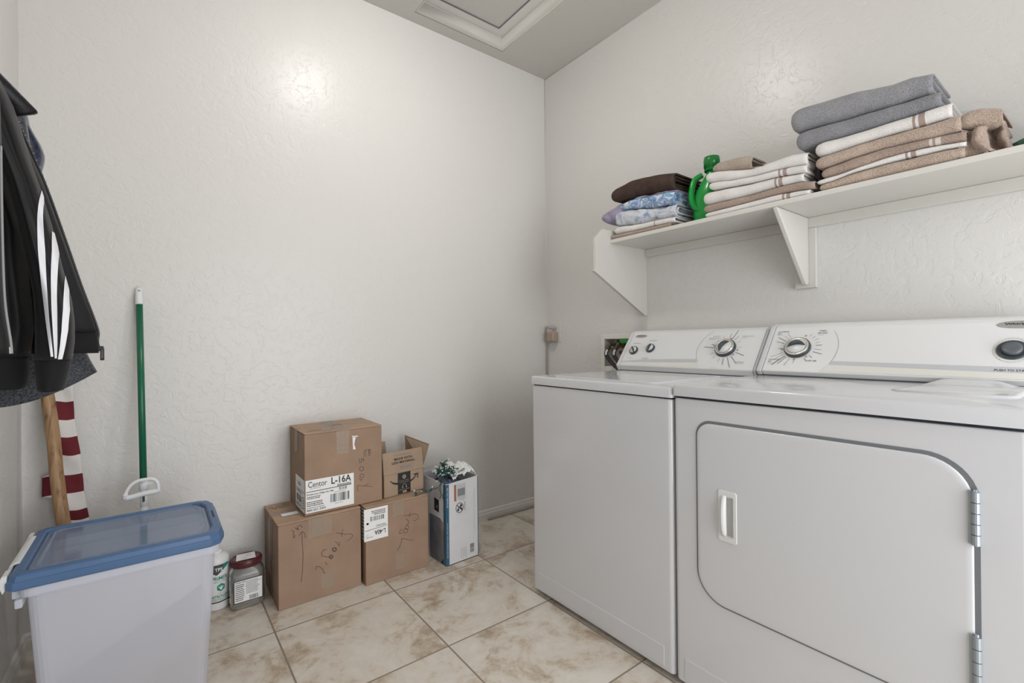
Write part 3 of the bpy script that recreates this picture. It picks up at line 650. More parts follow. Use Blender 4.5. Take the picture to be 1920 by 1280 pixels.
# lower right carton
B2 = thing('cardboard_box', 'lower right cardboard box with upside down white label', 'box', (-1.193, -.16, 0), 'taped cardboard boxes')
X0, X1, Y0, Y1 = -1.345, -1.042, -.315, -.008
carton(B2, X0, X1, Y0, Y1, 0, zt)
d = Decal((0, Y0, 0), FX, FZ, FN)
for st in HW2: d.line(st, .0014, 0)
d.build('handwriting', [M['ink']], B2)
d = Decal((-1.243, Y0, .334), (-1, 0, 0), (0, 0, -1), FN)     # printed upside down
d.rect(0, 0, .1085, .140, 0); d.text('L-40A', .012, .100, .050, .020, 1, bold=True); d.line([(.004, .088), (.104, .094)], .0018, 1); d.fine(.010, .076, .06, .085, 2, 1, seed=8); d.fine(.070, .122, .098, .128, 1, 2, seed=3)
d.barcode(.018, .036, .080, .056, 1, seed=5); d.fine(.012, .010, .084, .032, 3, 1, seed=6); d.ring(.096, .118, .006, .006, .0007, 2, n=4); d.rect(.088, .060, .098, .068, 2)
lb = d.build('shipping_label', PINK, B2)
d = Decal((X0, 0, 0), (0, 1, 0), FZ, (-1, 0, 0)); d.rect(Y0 + .001, .196, Y0 + .05, .332, 0); d.fine(Y0 + .006, .2, Y0 + .045, .33, 9, 1, seed=9); d.build('shipping_label', PINK, B2)
strip(B2, 'tape', [(-1.222, Y0 - e, .27), (-1.165, Y0 - e, .278), (-1.165, Y0 - e, .338), (-1.222, Y0 - e, .338)], FN)
strip(B2, 'tape', [(-1.208, Y0 - e, .03), (-1.165, Y0 - e, .03), (-1.165, Y0 - e, .10), (-1.208, Y0 - e, .10)], FN)
strip(B2, 'tape', [(X0, -.19, zt + e), (X1, -.19, zt + e), (X1, -.135, zt + e), (X0, -.135, zt + e)], (0, 0, 1))
# upper carton
B3 = thing('cardboard_box', 'upper cardboard box with large white printed label around its corner', 'box', (-1.413, -.135, .3425), 'taped cardboard boxes')
a0, a1, b0, b1, c0, c1 = -1.581, -1.248, -.266, -.006, .3445, .688
carton(B3, a0, a1, b0, b1, c0, c1)
d = Decal((a0 + .003, b0, .3555), FX, FZ, FN)
d.rect(0, 0, .200, .1365, 0, .0007)
d.text('Centor', .010, .105, .076, .024, 1); d.fine(.018, .098, .075, .1015, 1, 2, seed=2, fill=.5)
d.text('L-16A', .104, .104, .084, .030, 1, bold=True); d.text('20026202', .128, .091, .060, .009, 1, bold=True)
d.line([(.003, .0875), (.189, .0895)], .0026, 1)
d.text('Screw-Loc Clear-Vu Vial', .004, .073, .108, .0075, 1, bold=True)
d.fine(.004, .056, .068, .069, 2, 1, seed=11); d.fine(.004, .026, .074, .048, 3, 1, seed=12); d.fine(.004, .018, .076, .023, 1, 1, seed=13)
d.text('800-321-3391', .004, .0065, .076, .0085, 1, bold=True)
d.barcode(.136, .073, .168, .086, 1, seed=2); d.barcode(.100, .026, .185, .062, 1, seed=7); d.fine(.118, .066, .166, .070, 1, 2, seed=4); d.fine(.118, .017, .166, .021, 1, 2, seed=6)
d.rect(.110, .028, .118, .060, 3, .0013); d.rect(.150, .028, .156, .060, 3, .0013)
lb3 = d.build('shipping_label', PINK, B3)
d = Decal((a0, b0, .3555), (0, -1, 0), FZ, (-1, 0, 0))
d.rect(-.155, 0, -.0005, .1365, 0, .0007); d.line([(-.15, .082), (-.004, .084)], .0022, 1); d.barcode(-.135, .030, -.05, .060, 1, seed=9); d.fine(-.14, .068, -.05, .078, 2, 1, seed=21); d.text('L-16A', -.115, .100, .05, .018, 1, rot=0); d.fine(-.14, .008, -.03, .024, 2, 1, seed=22); d.fine(-.035, .012, -.01, .066, 5, 1, seed=23)
d.build('shipping_label', PINK, B3)
d = Decal((0, b0, 0), FX, FZ, FN)
for st in HW3: d.line(st, .0014, 0)
d.build('handwriting', [M['ink']], B3)
d = Decal((0, b0, 0), FX, FZ, FN); d.poly([(-1.382, .648), (-1.375, .6485), (-1.357, .648), (-1.357, .652), (-1.386, .655)], 0); d.poly([(-1.382, .650), (-1.366, .650), (-1.372, .630), (-1.374, .615), (-1.368, .594), (-1.380, .593), (-1.381, .62)], 0); d.build('torn_paper', PINK, B3)
strip(B3, 'tape', [(-1.450, b0 - e, .585), (-1.400, b0 - e, .58), (-1.395, b0 - e, .683), (-1.452, b0 - e, .683)], FN)
strip(B3, 'tape', [(-1.455, b0, c1 + e), (-1.385, b0, c1 + e), (-1.395, b1, c1 + e), (-1.455, b1, c1 + e)], (0, 0, 1))
strip(B3, 'tape', [(-1.510, b0 + .01, c1 + e * 2), (-1.470, b0 + .01, c1 + e * 2), (-1.39, b1, c1 + e * 2), (-1.44, b1, c1 + e * 2)], (0, 0, 1))
strip(B3, 'tape', [(a0, -.160, c1 + e), (a1, -.160, c1 + e), (a1, -.110, c1 + e), (a0, -.110, c1 + e)], (0, 0, 1))
strip(B3, 'tape', [(a0 - .0022, -.158, .60), (a0 - .0022, -.112, .585), (a0 - .0022, -.110, c1), (a0 - .0022, -.160, c1)], (-1, 0, 0))
d = Decal((0, 0, c1), FX, (0, 1, 0), FZ)
for q in range(3): d.line([(-1.56 + .007 * i, -.225 + q * .008 + .006 * math.sin(i * 2.1 + q)) for i in range(16 - 3 * q)], .0014, 1, .001)
d.build('scribble', PINK, B3)
# small open printed carton on the right
SMB = thing('open_box', 'small open pale cardboard box printed MADE WITH LESS MATERIAL', 'box', (-1.125, -.15, zt + .001))
ang = math.radians(6); ca, sa = math.cos(ang), math.sin(ang); ox, oy = -1.236, -.2545; bw, bd, bz, bt_ = .214, .165, zt + .001, .447
def A(a, b, z): return (ox + a * ca - b * sa, oy + a * sa + b * ca, z)     # a along the front, b to the back
th = .003
def wallq(m, p, q, z0, z1, n, mi=0): m.quadbox([(p[0], p[1], z0), (q[0], q[1], z0), (q[0], q[1], z1), (p[0], p[1], z1)], n, th, mi)
m = MB(); fn = (sa, -ca, 0); rn = (ca, sa, 0)
wallq(m, A(0, 0, 0), A(bw, 0, 0), bz, bt_, fn); wallq(m, A(bw, bd, 0), A(0, bd, 0), bz, bt_, (-fn[0], -fn[1], 0)); wallq(m, A(bw, 0, 0), A(bw, bd, 0), bz, bt_, rn); wallq(m, A(0, bd, 0), A(0, 0, 0), bz, bt_, (-rn[0], -rn[1], 0))
m.quadbox([A(0, 0, bz + th), A(bw, 0, bz + th), A(bw, bd, bz + th), A(0, bd, bz + th)], (0, 0, 1), th)
m.build('body', M['card_small'], SMB)
fz = .548
def flap(name, q, n): m = MB(); m.quadbox(q, n, th); return m.build(name, M['card_small'], SMB)
ff = [A(0, 0, bt_ + .001), A(bw, 0, bt_ + .001), A(bw - .004, .010, fz), A(-.001, .010, fz)]
flap('front_flap', ff, (sa, -ca, .1))
flap('back_flap', [A(bw * .50, bd, bt_), A(0, bd, bt_), A(-.004, bd + .003, bt_ + .125), A(bw * .45, bd + .003, bt_ + .123)], (-fn[0], -fn[1], .05))
flap('side_flap', [A(bw, .004, bt_), A(bw, bd - .004, bt_), A(bw - .010, bd - .010, bt_ + .140), A(bw + .036, .002, bt_ + .110)], (ca, sa, -.25))
flap('side_flap', [A(0, bd - .004, bt_), A(0, .004, bt_), A(-.001, .004, bt_ + .07), A(-.001, bd - .004, bt_ + .07)], (-rn[0], -rn[1], -.1))
prn = [M['ink'], plain('black_print', (.018, .02, .022), .5), M['paper'], M['ink_grey'], plain('print_tan', (.40, .30, .2), .7)]
fo = Vector(A(0, 0, bt_ + .001)); fv = (Vector(A(0, .010, fz)) - fo).normalized(); fu = Vector((ca, sa, 0)); fnn = fu.cross(fv)
d = Decal(fo, fu, fv, fnn)
d.text('THIS BOX IS NOW', .060, .080, .085, .0055, 3); d.text('MADE WITH', .058, .0595, .096, .0105, 0, bold=True); d.text('LESS MATERIAL', .044, .043, .124, .0105, 0, bold=True)
d.fine(.086, .014, .160, .032, 3, 3, seed=31)
d.build('flap_print', prn, SMB)
fv2 = Vector((0, 0, 1)); d = Decal(Vector(A(0, 0, bz)), fu, fv2, Vector(fn))
d.rect(.072, .004, .140, .103, 1, .0007)
d.disc(.106, .082, .0095, .0095, 4, .0012, 20); d.poly([(.103, .077), (.103, .087), (.111, .082)], 1, .0016)
d.text('prime video', .079, .062, .052, .0055, 4, .0012); d.fine(.080, .055, .134, .0585, 1, 4, .0012, seed=4)
d.ring(.107, .037, .010, .011, .0028, 4, .0012, n=16, a0=0, a1=PI); d.rect(.0945, .029, .0995, .037, 4, .0012); d.rect(.1145, .029, .1195, .037, 4, .0012)
d.text('amazon music', .079, .0205, .054, .0055, 4, .0012); d.rect(.098, .007, .118, .0165, 4, .0012); d.line([(.106, .007), (.106, .0165)], .001, 1, .0016)
d.build('printed_tape', prn, SMB)
d = Decal(Vector(A(0, 0, bz)), fu, fv2, Vector(fn))
sm = [(.034, .073), (.044, .064), (.056, .058), (.070, .055), (.142, .056), (.152, .060), (.162, .067), (.172, .079)]
for (p, q), wd in zip(zip(sm, sm[1:]), (.004, .0065, .0085, .009, .0075, .0065, .005)):
    d.line([p, q], wd, 0, .0005)
d.poly([(.155, .084), (.184, .086), (.182, .060), (.177, .062), (.178, .080), (.160, .079)], 0, .0005)
d.build('arrow_print', prn, SMB)
strip(SMB, 'tape', [A(-.0005, -.0006, .43), A(-.0005, -.0006, .436), A(-.011, -.0006, .495), A(-.011, -.0006, .488)], fn, M['ink'])

# ================================================================== WHITE AND BLUE APPLIANCE CARTON
WB = thing('appliance_box', 'tall white appliance box with blue edges standing open beside the cardboard', 'box', (-.885, -.23, 0))
ang5 = math.radians(3); c5, s5 = math.cos(ang5), math.sin(ang5); wx, wy = -.981, -.377; ww, wd_, wh = .187, .27, .392
def Q(a, b, z): return (wx + a * c5 - b * s5, wy + a * s5 + b * c5, z)
wcard = plain('white_printed_card', (.66, .655, .67), .45, vary=.04); wblue = plain('blue_print', (.035, .115, .19), .4); wside = plain('photo_print_grey', (.17, .175, .20), .35, vary=.3, vscale=14)
kraft = M['card_in']
m = MB(); t5 = .0035; fn5 = Vector((s5, -c5, 0)); rn5 = Vector((c5, s5, 0))
def wq(p, q, z0, zA, zB, n, mi=0): m.quadbox([(p[0], p[1], z0), (q[0], q[1], z0), (q[0], q[1], zB), (p[0], p[1], zA)], n, t5, mi)
wq(Q(0, 0, 0), Q(ww, 0, 0), 0, wh - .004, wh + .006, fn5); wq(Q(ww, 0, 0), Q(ww, wd_, 0), 0, wh + .006, wh + .004, rn5); wq(Q(ww, wd_, 0), Q(0, wd_, 0), 0, wh, wh, -fn5); wq(Q(0, wd_, 0), Q(0, 0, 0), 0, wh, wh - .004, -rn5)
m.quadbox([Q(0, 0, t5), Q(ww, 0, t5), Q(ww, wd_, t5), Q(0, wd_, t5)], (0, 0, 1), t5)
m.build('body', wcard, WB, bevel=.001)
wi = [wcard, wblue, M['ink'], M['ink_grey'], plain('orange_print', (.36, .12, .05), .5), M['paper'], wside, kraft]
d = Decal(Vector(Q(0, 0, 0)), fu.__class__((c5, s5, 0)), FZ, fn5)
d.rect(0, 0, .017, wh - .006, 1, .0006); d.rect(ww - .0035, 0, ww, wh + .004, 1, .0006); d.rect(0, 0, ww, .0035, 2, .0005)
d.rect(.0465, .298, .0575, .377, 4)
d.fine(.066, .298, .108, .375, 1, 3, seed=1)
rg = random.Random(12)
for k in range(9):
    xx = .066 + .0052 * k; y = .376
    while y > .304: L = rg.uniform(.006, .014); d.rect(xx, y - L, xx + .0016, y, 3); y -= L + .002
for pts in ([(.060, .292), (.115, .292), (.115, .382), (.060, .382), (.060, .292)], [(.050, .232), (.115, .232), (.115, .286)]): d.line(pts, .0005, 3)
d.ring(.077, .262, .021, .023, .0028, 2); d.line([(.061, .278), (.093, .246)], .0035, 2); d.ring(.085, .272, .0035, .0035, .0045, 2, n=8); d.line([(.066, .255), (.074, .266), (.083, .262), (.090, .272)], .0045, 2); d.ring(.069, .252, .0035, .004, .004, 2, n=8); d.ring(.088, .255, .003, .003, .004, 2, n=8)
y = .285
while y > .245: d.rect(.104, y - .006, .109, y, 3); y -= .0085
d.line([(.162, .14), (.163, .34)], .0006, 3)
d.barcode(.136, .028, .160, .072, 2, seed=4, vertical=True)
for k in range(4):
    xx = .084 + .0095 * k; y = .065
    while y > .018: L = rg.uniform(.003, .008); d.rect(xx, y - L, xx + .002, y, 3); y -= L + .002
d.text('Full View 30in. x 12in. x 15in.', .0115, .278, .095, .0075, 5, rot=90, h=.0012); d.fine(.0, 0, .001, .001, 1)
d.text('Electric fireplace heater with remote', .0105, .040, .165, .0055, 5, rot=90, h=.0012)
d.build('front_print', wi, WB)
d = Decal(Vector(Q(0, 0, 0)), (-c5 * 0 + s5, -c5, 0), FZ, -rn5)     # left face; x runs toward the front
d.rect(-.022, 0, 0, wh - .006, 1, .0006)
d.poly([(-.15, 0), (-.022, 0), (-.022, .16), (-.034, .205), (-.05, .215), (-.15, .215)], 6, .0007)
d.poly([(-.10, .012), (-.062, .008), (-.058, .17), (-.072, .205), (-.10, .208)], 0 + 6, .0009); d.line([(-.058, .006), (-.056, .16), (-.066, .205), (-.10, .212)], .004, 3, .0011)
d.poly([(-.050, .214), (-.026, .200), (-.026, .03), (-.034, .11)], 7, .0010); d.poly([(-.05, .004), (-.026, .03), (-.024, .002)], 2, .0010)
d.poly([(-.105, .245), (-.062, .240), (-.062, .300), (-.105, .305)], 2, .0009); d.text('8', -.082, .258, .006, .014, 5, .0012)
y = .37
for k in range(7):
    y = .36
    while y > .31: L = rg.uniform(.004, .012); d.rect(-.11 + .011 * k, y - L, -.1075 + .011 * k, y, 3, .0009); y -= L + .002
d.build('side_print', wi, WB)
# contents: wadded white liner and blue cloth
def wad(name, label, cat, c, r, mat, seed, sub=4, amp=.5):
    bm = bmesh.new(); bmesh.ops.create_icosphere(bm, subdivisions=sub, radius=1)
    for v in bm.verts:
        p = v.co.copy(); n1 = noise.noise(p * 1.7 + Vector((seed, 0, 0))); n2 = abs(noise.noise(p * 3.1 + Vector((0, seed, 0)))); n3 = abs(noise.noise(p * 6.5 + Vector((0, 0, seed))))
        k = 1 + amp * (n1 * .9 + (.35 - n2) * .9 + (.25 - n3) * .35); v.co = Vector((p.x * r[0], p.y * r[1], p.z * r[2])) * k
    me = bpy.data.meshes.new(name); bm.to_mesh(me); bm.free(); me.materials.append(mat)
    o = bpy.data.objects.new(name, me); C.objects.link(o); o.location = c; ORG[o.name] = (0, 0, 0); tag(o, label, cat); return o
def sheet(name, grid_fn, nu, nv, mat, thick=.001):
    m = MB(); m.add([grid_fn(i / nu, j / nv) for i in range(nu + 1) for j in range(nv + 1)], [(i * (nv + 1) + j, (i + 1) * (nv + 1) + j, (i + 1) * (nv + 1) + j + 1, i * (nv + 1) + j + 1) for i in range(nu) for j in range(nv)], 0, True)
    m.keepn = True; return m.build(name, mat, None, solid=thick)
film = plain('white_film', (.74, .75, .73), .35, bump=(30, .25, .004))
def liner(u, v):
    # folded plastic liner bulging out of the open carton, creased
    a = .055 + .135 * u; b = .02 + .20 * v
    hgt = .055 * math.sin(PI * min(1, .12 + .95 * v)) * (.35 + .65 * math.sin(PI * (.25 + .62 * (1 - u)))) + .02 * (1 - u) * v
    cr = abs(noise.noise(Vector((u * 3.1, v * 2.6, 1.3)))) * .035 + abs(noise.noise(Vector((u * 7, v * 6, 4)))) * .014
    x, y, z = Q(a, b, wh - .012 + hgt + cr); return (x + .01 * noise.noise(Vector((u * 4, v * 4, 9))), y, z)
o = sheet('plastic_liner', liner, 34, 34, film); tag(o, 'crumpled white plastic liner sticking out of the white appliance box', 'plastic liner')
bc = plain('slate_blue_cloth', (.14, .155, .23), .9, spec=.1)
def bcl(u, v):
    cr = abs(noise.noise(Vector((u * 3.5, v * 3, 7.3)))) * .03
    return Q(.007 + .105 * u, .007 + .16 * v, wh - .022 + cr + .012 * math.sin(PI * v))
o = sheet('folded_cloth', bcl, 22, 22, bc, .002); tag(o, 'slate blue cloth inside the white appliance box under the string lights', 'cloth')
# string lights tangled on top
gw_ = plain('green_wire', (.008, .05, .038), .45); gs = plain('green_socket', (.006, .07, .055), .4); bulbm = plain('clear_bulb', (.75, .76, .72), .12)
SLT = thing('string_lights', 'tangled green wire string lights spilling from the white box', 'string lights', (-1.0, -.33, .40))
rg = random.Random(21)
def tangle(c, r, n, seed):
    g = random.Random(seed); pts = []
    for i in range(n): pts.append((c[0] + r[0] * g.uniform(-1, 1), c[1] + r[1] * g.uniform(-1, 1), c[2] + r[2] * g.uniform(-.6, 1)))
    return smooth_path(pts, 5)
wires = [tangle((-.960, -.335, .425), (.038, .035, .028), 16, 3), tangle((-.968, -.30, .445), (.034, .04, .035), 16, 4), tangle((-.925, -.32, .425), (.042, .03, .026), 14, 5),
         smooth_path([(-.955, -.34, .42), (-.975, -.36, .400), (-.984, -.372, .385), (-.986, -.37, .355), (-.989, -.36, .33), (-.986, -.372, .310), (-.988, -.378, .300)], 5),
         smooth_path([(-.970, -.34, .41), (-.984, -.345, .392), (-.989, -.335, .36), (-.988, -.345, .335), (-.992, -.335, .315)], 5),
         smooth_path([(-1.02, -.31, .352), (-1.045, -.318, .350), (-1.075, -.312, .349), (-1.105, -.318, .3475), (-1.09, -.30, .349), (-1.05, -.29, .350), (-1.02, -.295, .352), (-.992, -.33, .37), (-.975, -.33, .41)], 5),
         smooth_path([(-.90, -.34, .412), (-.885, -.35, .432), (-.875, -.34, .428), (-.865, -.35, .442), (-.855, -.338, .430), (-.88, -.33, .422)], 5)]
m = MB()
for wpath in wires: m.tube(wpath, .0016, 5)
m.build('wire', gw_, SLT)
sk = None
for i in range(74):
    wpath = wires[rg.choice([0, 0, 0, 1, 1, 1, 2, 2, 5])]; p = wpath[rg.randrange(len(wpath))]; dr = Vector((rg.uniform(-1, 1), rg.uniform(-1, .6), rg.uniform(-.3, 1))).normalized()
    if sk is None:
        m = MB(); o0 = Vector(ORG[SLT.name]); m.lathe(o0, [(.0028, 0), (.0034, .001), (.0034, .017), (.0028, .018)], (0, 0, 1), 8); sk = m.build('socket', gs, SLT)
        m = MB(); m.lathe(o0, [(.002, .017), (.0023, .02), (.0018, .027), (.0004, .030)], (0, 0, 1), 6); bb = m.build('bulb', bulbm, sk); a_, b_ = sk, bb
    else:
        a_ = sk.copy(); C.objects.link(a_); a_.parent = SLT; b_ = bb.copy(); C.objects.link(b_); b_.parent = a_
    a_.location = p - Vector(ORG[SLT.name]); a_.rotation_euler = dr.to_track_quat('Z', 'Y').to_euler()

# ================================================================== LIDDED STORAGE BIN
BN = thing('storage_bin', 'large translucent storage bin with clear blue lid on the floor', 'storage bin', (-2.13, -.48, 0))
m_, t_, b_ = mk('frosted_plastic')
for n in list(t_.nodes): t_.nodes.remove(n)
out = t_.nodes.new('ShaderNodeOutputMaterial'); df = nd(t_, 'ShaderNodeBsdfDiffuse'); df.inputs[0].default_value = (.86, .88, .96, 1)
tl = nd(t_, 'ShaderNodeBsdfTranslucent'); tl.inputs[0].default_value = (.90, .92, .98, 1); tp = nd(t_, 'ShaderNodeBsdfTransparent'); tp.inputs[0].default_value = (.95, .95, .98, 1)
gl = nd(t_, 'ShaderNodeBsdfGlossy', Roughness=.3); m1 = nd(t_, 'ShaderNodeMixShader'); m1.inputs[0].default_value = .38; m2 = nd(t_, 'ShaderNodeMixShader'); m2.inputs[0].default_value = .26; m3 = nd(t_, 'ShaderNodeMixShader'); m3.inputs[0].default_value = .05
L = t_.links.new; L(df.outputs[0], m1.inputs[1]); L(tl.outputs[0], m1.inputs[2]); L(m1.outputs[0], m2.inputs[1]); L(tp.outputs[0], m2.inputs[2]); L(m2.outputs[0], m3.inputs[1]); L(gl.outputs[0], m3.inputs[2]); L(m3.outputs[0], out.inputs[0])
frost = m_
bluep = plain('blue_plastic', (.065, .135, .27), .38, vary=.08)
m_, t_, b_ = mk('tinted_clear_plastic')
b_.inputs['Base Color'].default_value = (.20, .27, .40, 1); b_.inputs['Roughness'].default_value = .10; b_.inputs['Alpha'].default_value = .62; b_.inputs['Specular IOR Level'].default_value = .8
tint = m_
def brect(i, z, x0=-2.342, x1=-1.922, y0=-.672, y1=-.318, r=.03): return [(x, y, z) for x, y in rr2(x1 - x0 - 2 * i, y1 - y0 - 2 * i, r, 5, x0 + i, y0 + i)]
m = MB()
ZR = .478
prof = [(.040, .004), (.034, .001), (.030, .015), (.008, .425), (.008, .432), (-.004, .436), (-.006, ZR)]
inner = [(-.004, ZR), (-.002, .440), (.011, .430), (.033, .016), (.045, .006)]
m.loft([brect(i, z) for i, z in prof + inner[:2]], caps=(True, False), smooth=False); m.build('body', frost, BN)
# small step under the rim on the latch side
m = MB(); m.box(-2.362, -2.345, -.64, -.36, .425, .462); m.box(-2.355, -2.340, -.655, -.345, .405, .428); m.build('latch_shelf', frost, BN, bevel=.004)
# lid: frame with clipped corners on the right, skirt, clear centre
def lidp(i, z, c=.035, s=.014):
    x0, x1, y0, y1 = -2.366 + i, -1.905 - i, -.692 + i, -.298 - i
    return [(x0 + s, y0, z), (x1 - c, y0 - 0, z), (x1 - .012, y0 + .012, z), (x1, y0 + c + .02, z), (x1, y1 - c - .02, z), (x1 - .012, y1 - .012, z), (x1 - c, y1, z), (x0 + s, y1, z), (x0, y1 - s, z), (x0, y0 + s, z)]
m = MB(); m.loft([lidp(.004, .462), lidp(0, .466), lidp(0, .482), lidp(.004, .486), lidp(.006, .497), lidp(.012, .5005), lidp(.026, .5005), lidp(.030, .4965), lidp(.032, .490), lidp(.032, .462)], caps=(False, False), smooth=False)
m.add(lidp(.004, .462) + lidp(.032, .462), [(i, (i + 1) % 10, 10 + (i + 1) % 10, 10 + i) for i in range(10)])
lidf = m.build('lid', bluep, BN, bevel=.0012)
m = MB(); m.loft([lidp(.0305, .4915), lidp(.035, .4945), lidp(.042, .4965), lidp(.044, .4985), lidp(.050, .4985), lidp(.054, .4965)], caps=(True, True), smooth=False); m.build('clear_panel', tint, lidf)
m = MB(); m.box(-1.925, -1.920, -.53, -.46, .5, .5015); m.build('slot', M['grey_gap'], lidf)
wl = plain('white_latch', (.72, .73, .74), .4)
for yy in ((-.60, -.385),):
    m = MB(); pr = [(-2.373, .470), (-2.375, .490), (-2.371, .500), (-2.362, .5045), (-2.354, .5045), (-2.352, .5005), (-2.364, .498), (-2.367, .486)]
    m.loft([[(x, y, z) for x, z in pr] for y in yy], smooth=False); m.build('latch', wl, BN, bevel=.002)
for a, b in ((-.672, -.625), (-.360, -.330)):
    m = MB(); pr = [(-2.372, .455), (-2.380, .480), (-2.374, .498), (-2.364, .500), (-2.364, .47)]
    m.loft([[(x, y, z) for x, z in pr] for y in (a, b)], smooth=False); m.build('latch_hinge', wl, BN, bevel=.002)
# pet food heaped inside
kib = plain('dry_kibble', (.20, .115, .075), .9, bump=(70, 1.0, .01), vary=.5, vscale=70)
m = MB(); NX, NY = 26, 22; vs = []; 
def kz(u, v): return .05 + .17 * u ** 1.3 + .02 * noise.noise(Vector((u * 4, v * 4, 2))) + .012 * noise.noise(Vector((u * 22, v * 22, 5)))
def kp(u, v, z=None):
    zz = kz(u, v) if z is None else z; i = .031 - .022 * (zz / .43)
    x0, x1, y0, y1 = -2.342 + i + .002, -1.922 - i - .002, -.672 + i + .002, -.318 - i - .002; x, y = x0 + (x1 - x0) * u, y0 + (y1 - y0) * v
    cx = min(max(x, x0 + .03), x1 - .03); cy = min(max(y, y0 + .03), y1 - .03); dd = math.hypot(x - cx, y - cy)
    if dd > .029: x, y = cx + (x - cx) * .029 / dd, cy + (y - cy) * .029 / dd
    return (x, y, zz)
vs = [kp(i / NX, j / NY) for i in range(NX + 1) for j in range(NY + 1)]; m.add(vs, [(i * (NY + 1) + j, (i + 1) * (NY + 1) + j, (i + 1) * (NY + 1) + j + 1, i * (NY + 1) + j + 1) for i in range(NX) for j in range(NY)], 0, True)
per = [(i / NX, 0) for i in range(NX)] + [(1, j / NY) for j in range(NY)] + [(1 - i / NX, 1) for i in range(NX)] + [(0, 1 - j / NY) for j in range(NY)]
m.loft([[kp(u, v, .012) for u, v in per], [kp(u, v) for u, v in per]], caps=(True, False), smooth=False)
kb = m.build('pet_kibble', kib); tag(kb, 'heap of brown dry pet kibble seen faintly inside the translucent bin', 'pet food', kind='stuff')

# ================================================================== PRIMER BOTTLE
PB = thing('fertilizer_bottle', 'white round plant primer fertilizer bottle behind the bin corner', 'bottle', (-1.880, -.088, 0))
wpl = plain('white_bottle_plastic', (.72, .72, .71), .35)
bc_ = Vector((-1.880, -.088, 0)); br_ = .047
m = MB(); m.lathe(bc_, [(.040, 0), (.045, .003), (br_, .010), (br_, .190), (.045, .200), (.038, .208), (.026, .214), (.020, .217), (.019, .222)], n=48); m.build('body', wpl, PB)
m = MB(); m.lathe(bc_ + Vector((0, 0, .214)), [(.022, 0), (.022, .012), (.014, .016), (.010, .020), (.008, .034), (.006, .040), (.006, .046), (.002, .047)], n=24); m.build('cap', wpl, PB)
cdir = math.atan2(CY - bc_.y, CX - bc_.x)
th0 = cdir + .34
def wrap(x, y, h): a = th0 + x / br_; return bc_ + Vector((math.cos(a) * (br_ + h), math.sin(a) * (br_ + h), y))
d = Decal((0, 0, 0), FX, FZ, FN, warp=wrap)
k4 = [M['ink_teal'], plain('label_charcoal', (.05, .05, .052), .5), M['paper'], M['ink_grey']]
def wpoly(pts, mi, h=.0006):   # subdivided vertical strips between two polylines is enough here
    xs = [p[0] for p in pts]; n = 10; 
    def span(x):
        ys = []
        for (a, b), (c, e2) in zip(pts, pts[1:] + pts[:1]):
            if (a - x) * (c - x) <= 0 and abs(a - c) > 1e-9: ys.append(b + (e2 - b) * (x - a) / (c - a))
        return min(ys), max(ys)
    x0_, x1_ = min(xs) + 1e-5, max(xs) - 1e-5
    for k in range(n):
        a = x0_ + (x1_ - x0_) * k / n; b = x0_ + (x1_ - x0_) * (k + 1) / n; (l0, h0), (l1, h1) = span(a), span(b)
        d.poly([(a, l0), (b, l1), (b, h1), (a, h0)], mi, h)
wpoly([(-.026, .150), (-.014, .142), (.010, .160), (.010, .183), (-.026, .183)], 1); wpoly([(-.004, .150), (.034, .177), (.034, .183), (.010, .183)], 0)
d.text('TPS', -.020, .158, .026, .013, 2, .0012, bold=True)
d.text('PRIMER', -.030, .1225, .056, .0145, 0, .0008, bold=True); d.text('100% For Plants', -.024, .113, .048, .0055, 3, .0008)
wpoly([(-.013, .084), (.001, .076), (.015, .084), (.015, .100), (.001, .108), (-.013, .100)], 0, .0006)
for a_ in (55, 90, 125): d.line([(.001, .084), (.001 + .013 * math.cos(math.radians(a_)), .084 + .014 * math.sin(math.radians(a_)))], .0035, 2, .0012)
d.text('100% WATER', -.010, .068, .026, .004, 3, .0008)
d.text('NITROGEN', -.034, .052, .062, .0115, 0, .0008, bold=True); d.text('FERTILIZER', -.032, .041, .062, .009, 3, .0008); d.rect(-.04, .033, .045, .038, 1, .0008)
d.build('label', k4, PB)

# ================================================================== SNACK JAR
m_, t_, b_ = mk('clear_pet_plastic')
for n in list(t_.nodes): t_.nodes.remove(n)
out = t_.nodes.new('ShaderNodeOutputMaterial'); tp = nd(t_, 'ShaderNodeBsdfTransparent'); tp.inputs[0].default_value = (.93, .93, .92, 1)
gl = nd(t_, 'ShaderNodeBsdfGlossy', Roughness=.08); fr_ = nd(t_, 'ShaderNodeLayerWeight', Blend=.45); mx = nd(t_, 'ShaderNodeMixShader'); df = nd(t_, 'ShaderNodeBsdfDiffuse'); df.inputs[0].default_value = (.55, .54, .52, 1); mq = nd(t_, 'ShaderNodeMixShader'); mq.inputs[0].default_value = .16
L = t_.links.new; L(fr_.outputs['Facing'], mx.inputs[0]); L(tp.outputs[0], mq.inputs[1]); L(df.outputs[0], mq.inputs[2]); L(mq.outputs[0], mx.inputs[1]); L(gl.outputs[0], mx.inputs[2]); L(mx.outputs[0], out.inputs[0])
pet = m_
JR = thing('plastic_jar', 'empty clear square plastic jar with maroon lid and paper note', 'jar', (-1.778, -.128, 0))
jc = (-1.778, -.128)
def jr(w_, dd, r, z): return [(x, y, z) for x, y in rr2(w_, dd, r, 6, jc[0] - w_ / 2, jc[1] - dd / 2)]
m = MB(); pr = [(.108, .098, .02, 0), (.120, .110, .026, .008), (.124, .114, .028, .03), (.124, .114, .028, .128), (.118, .108, .030, .145), (.102, .096, .040, .158), (.096, .094, .046, .170)]
m.loft([jr(*p) for p in pr], caps=(True, False)); m.build('body', pet, JR, solid=.0012)
mar = plain('maroon_plastic', (.085, .012, .016), .32)
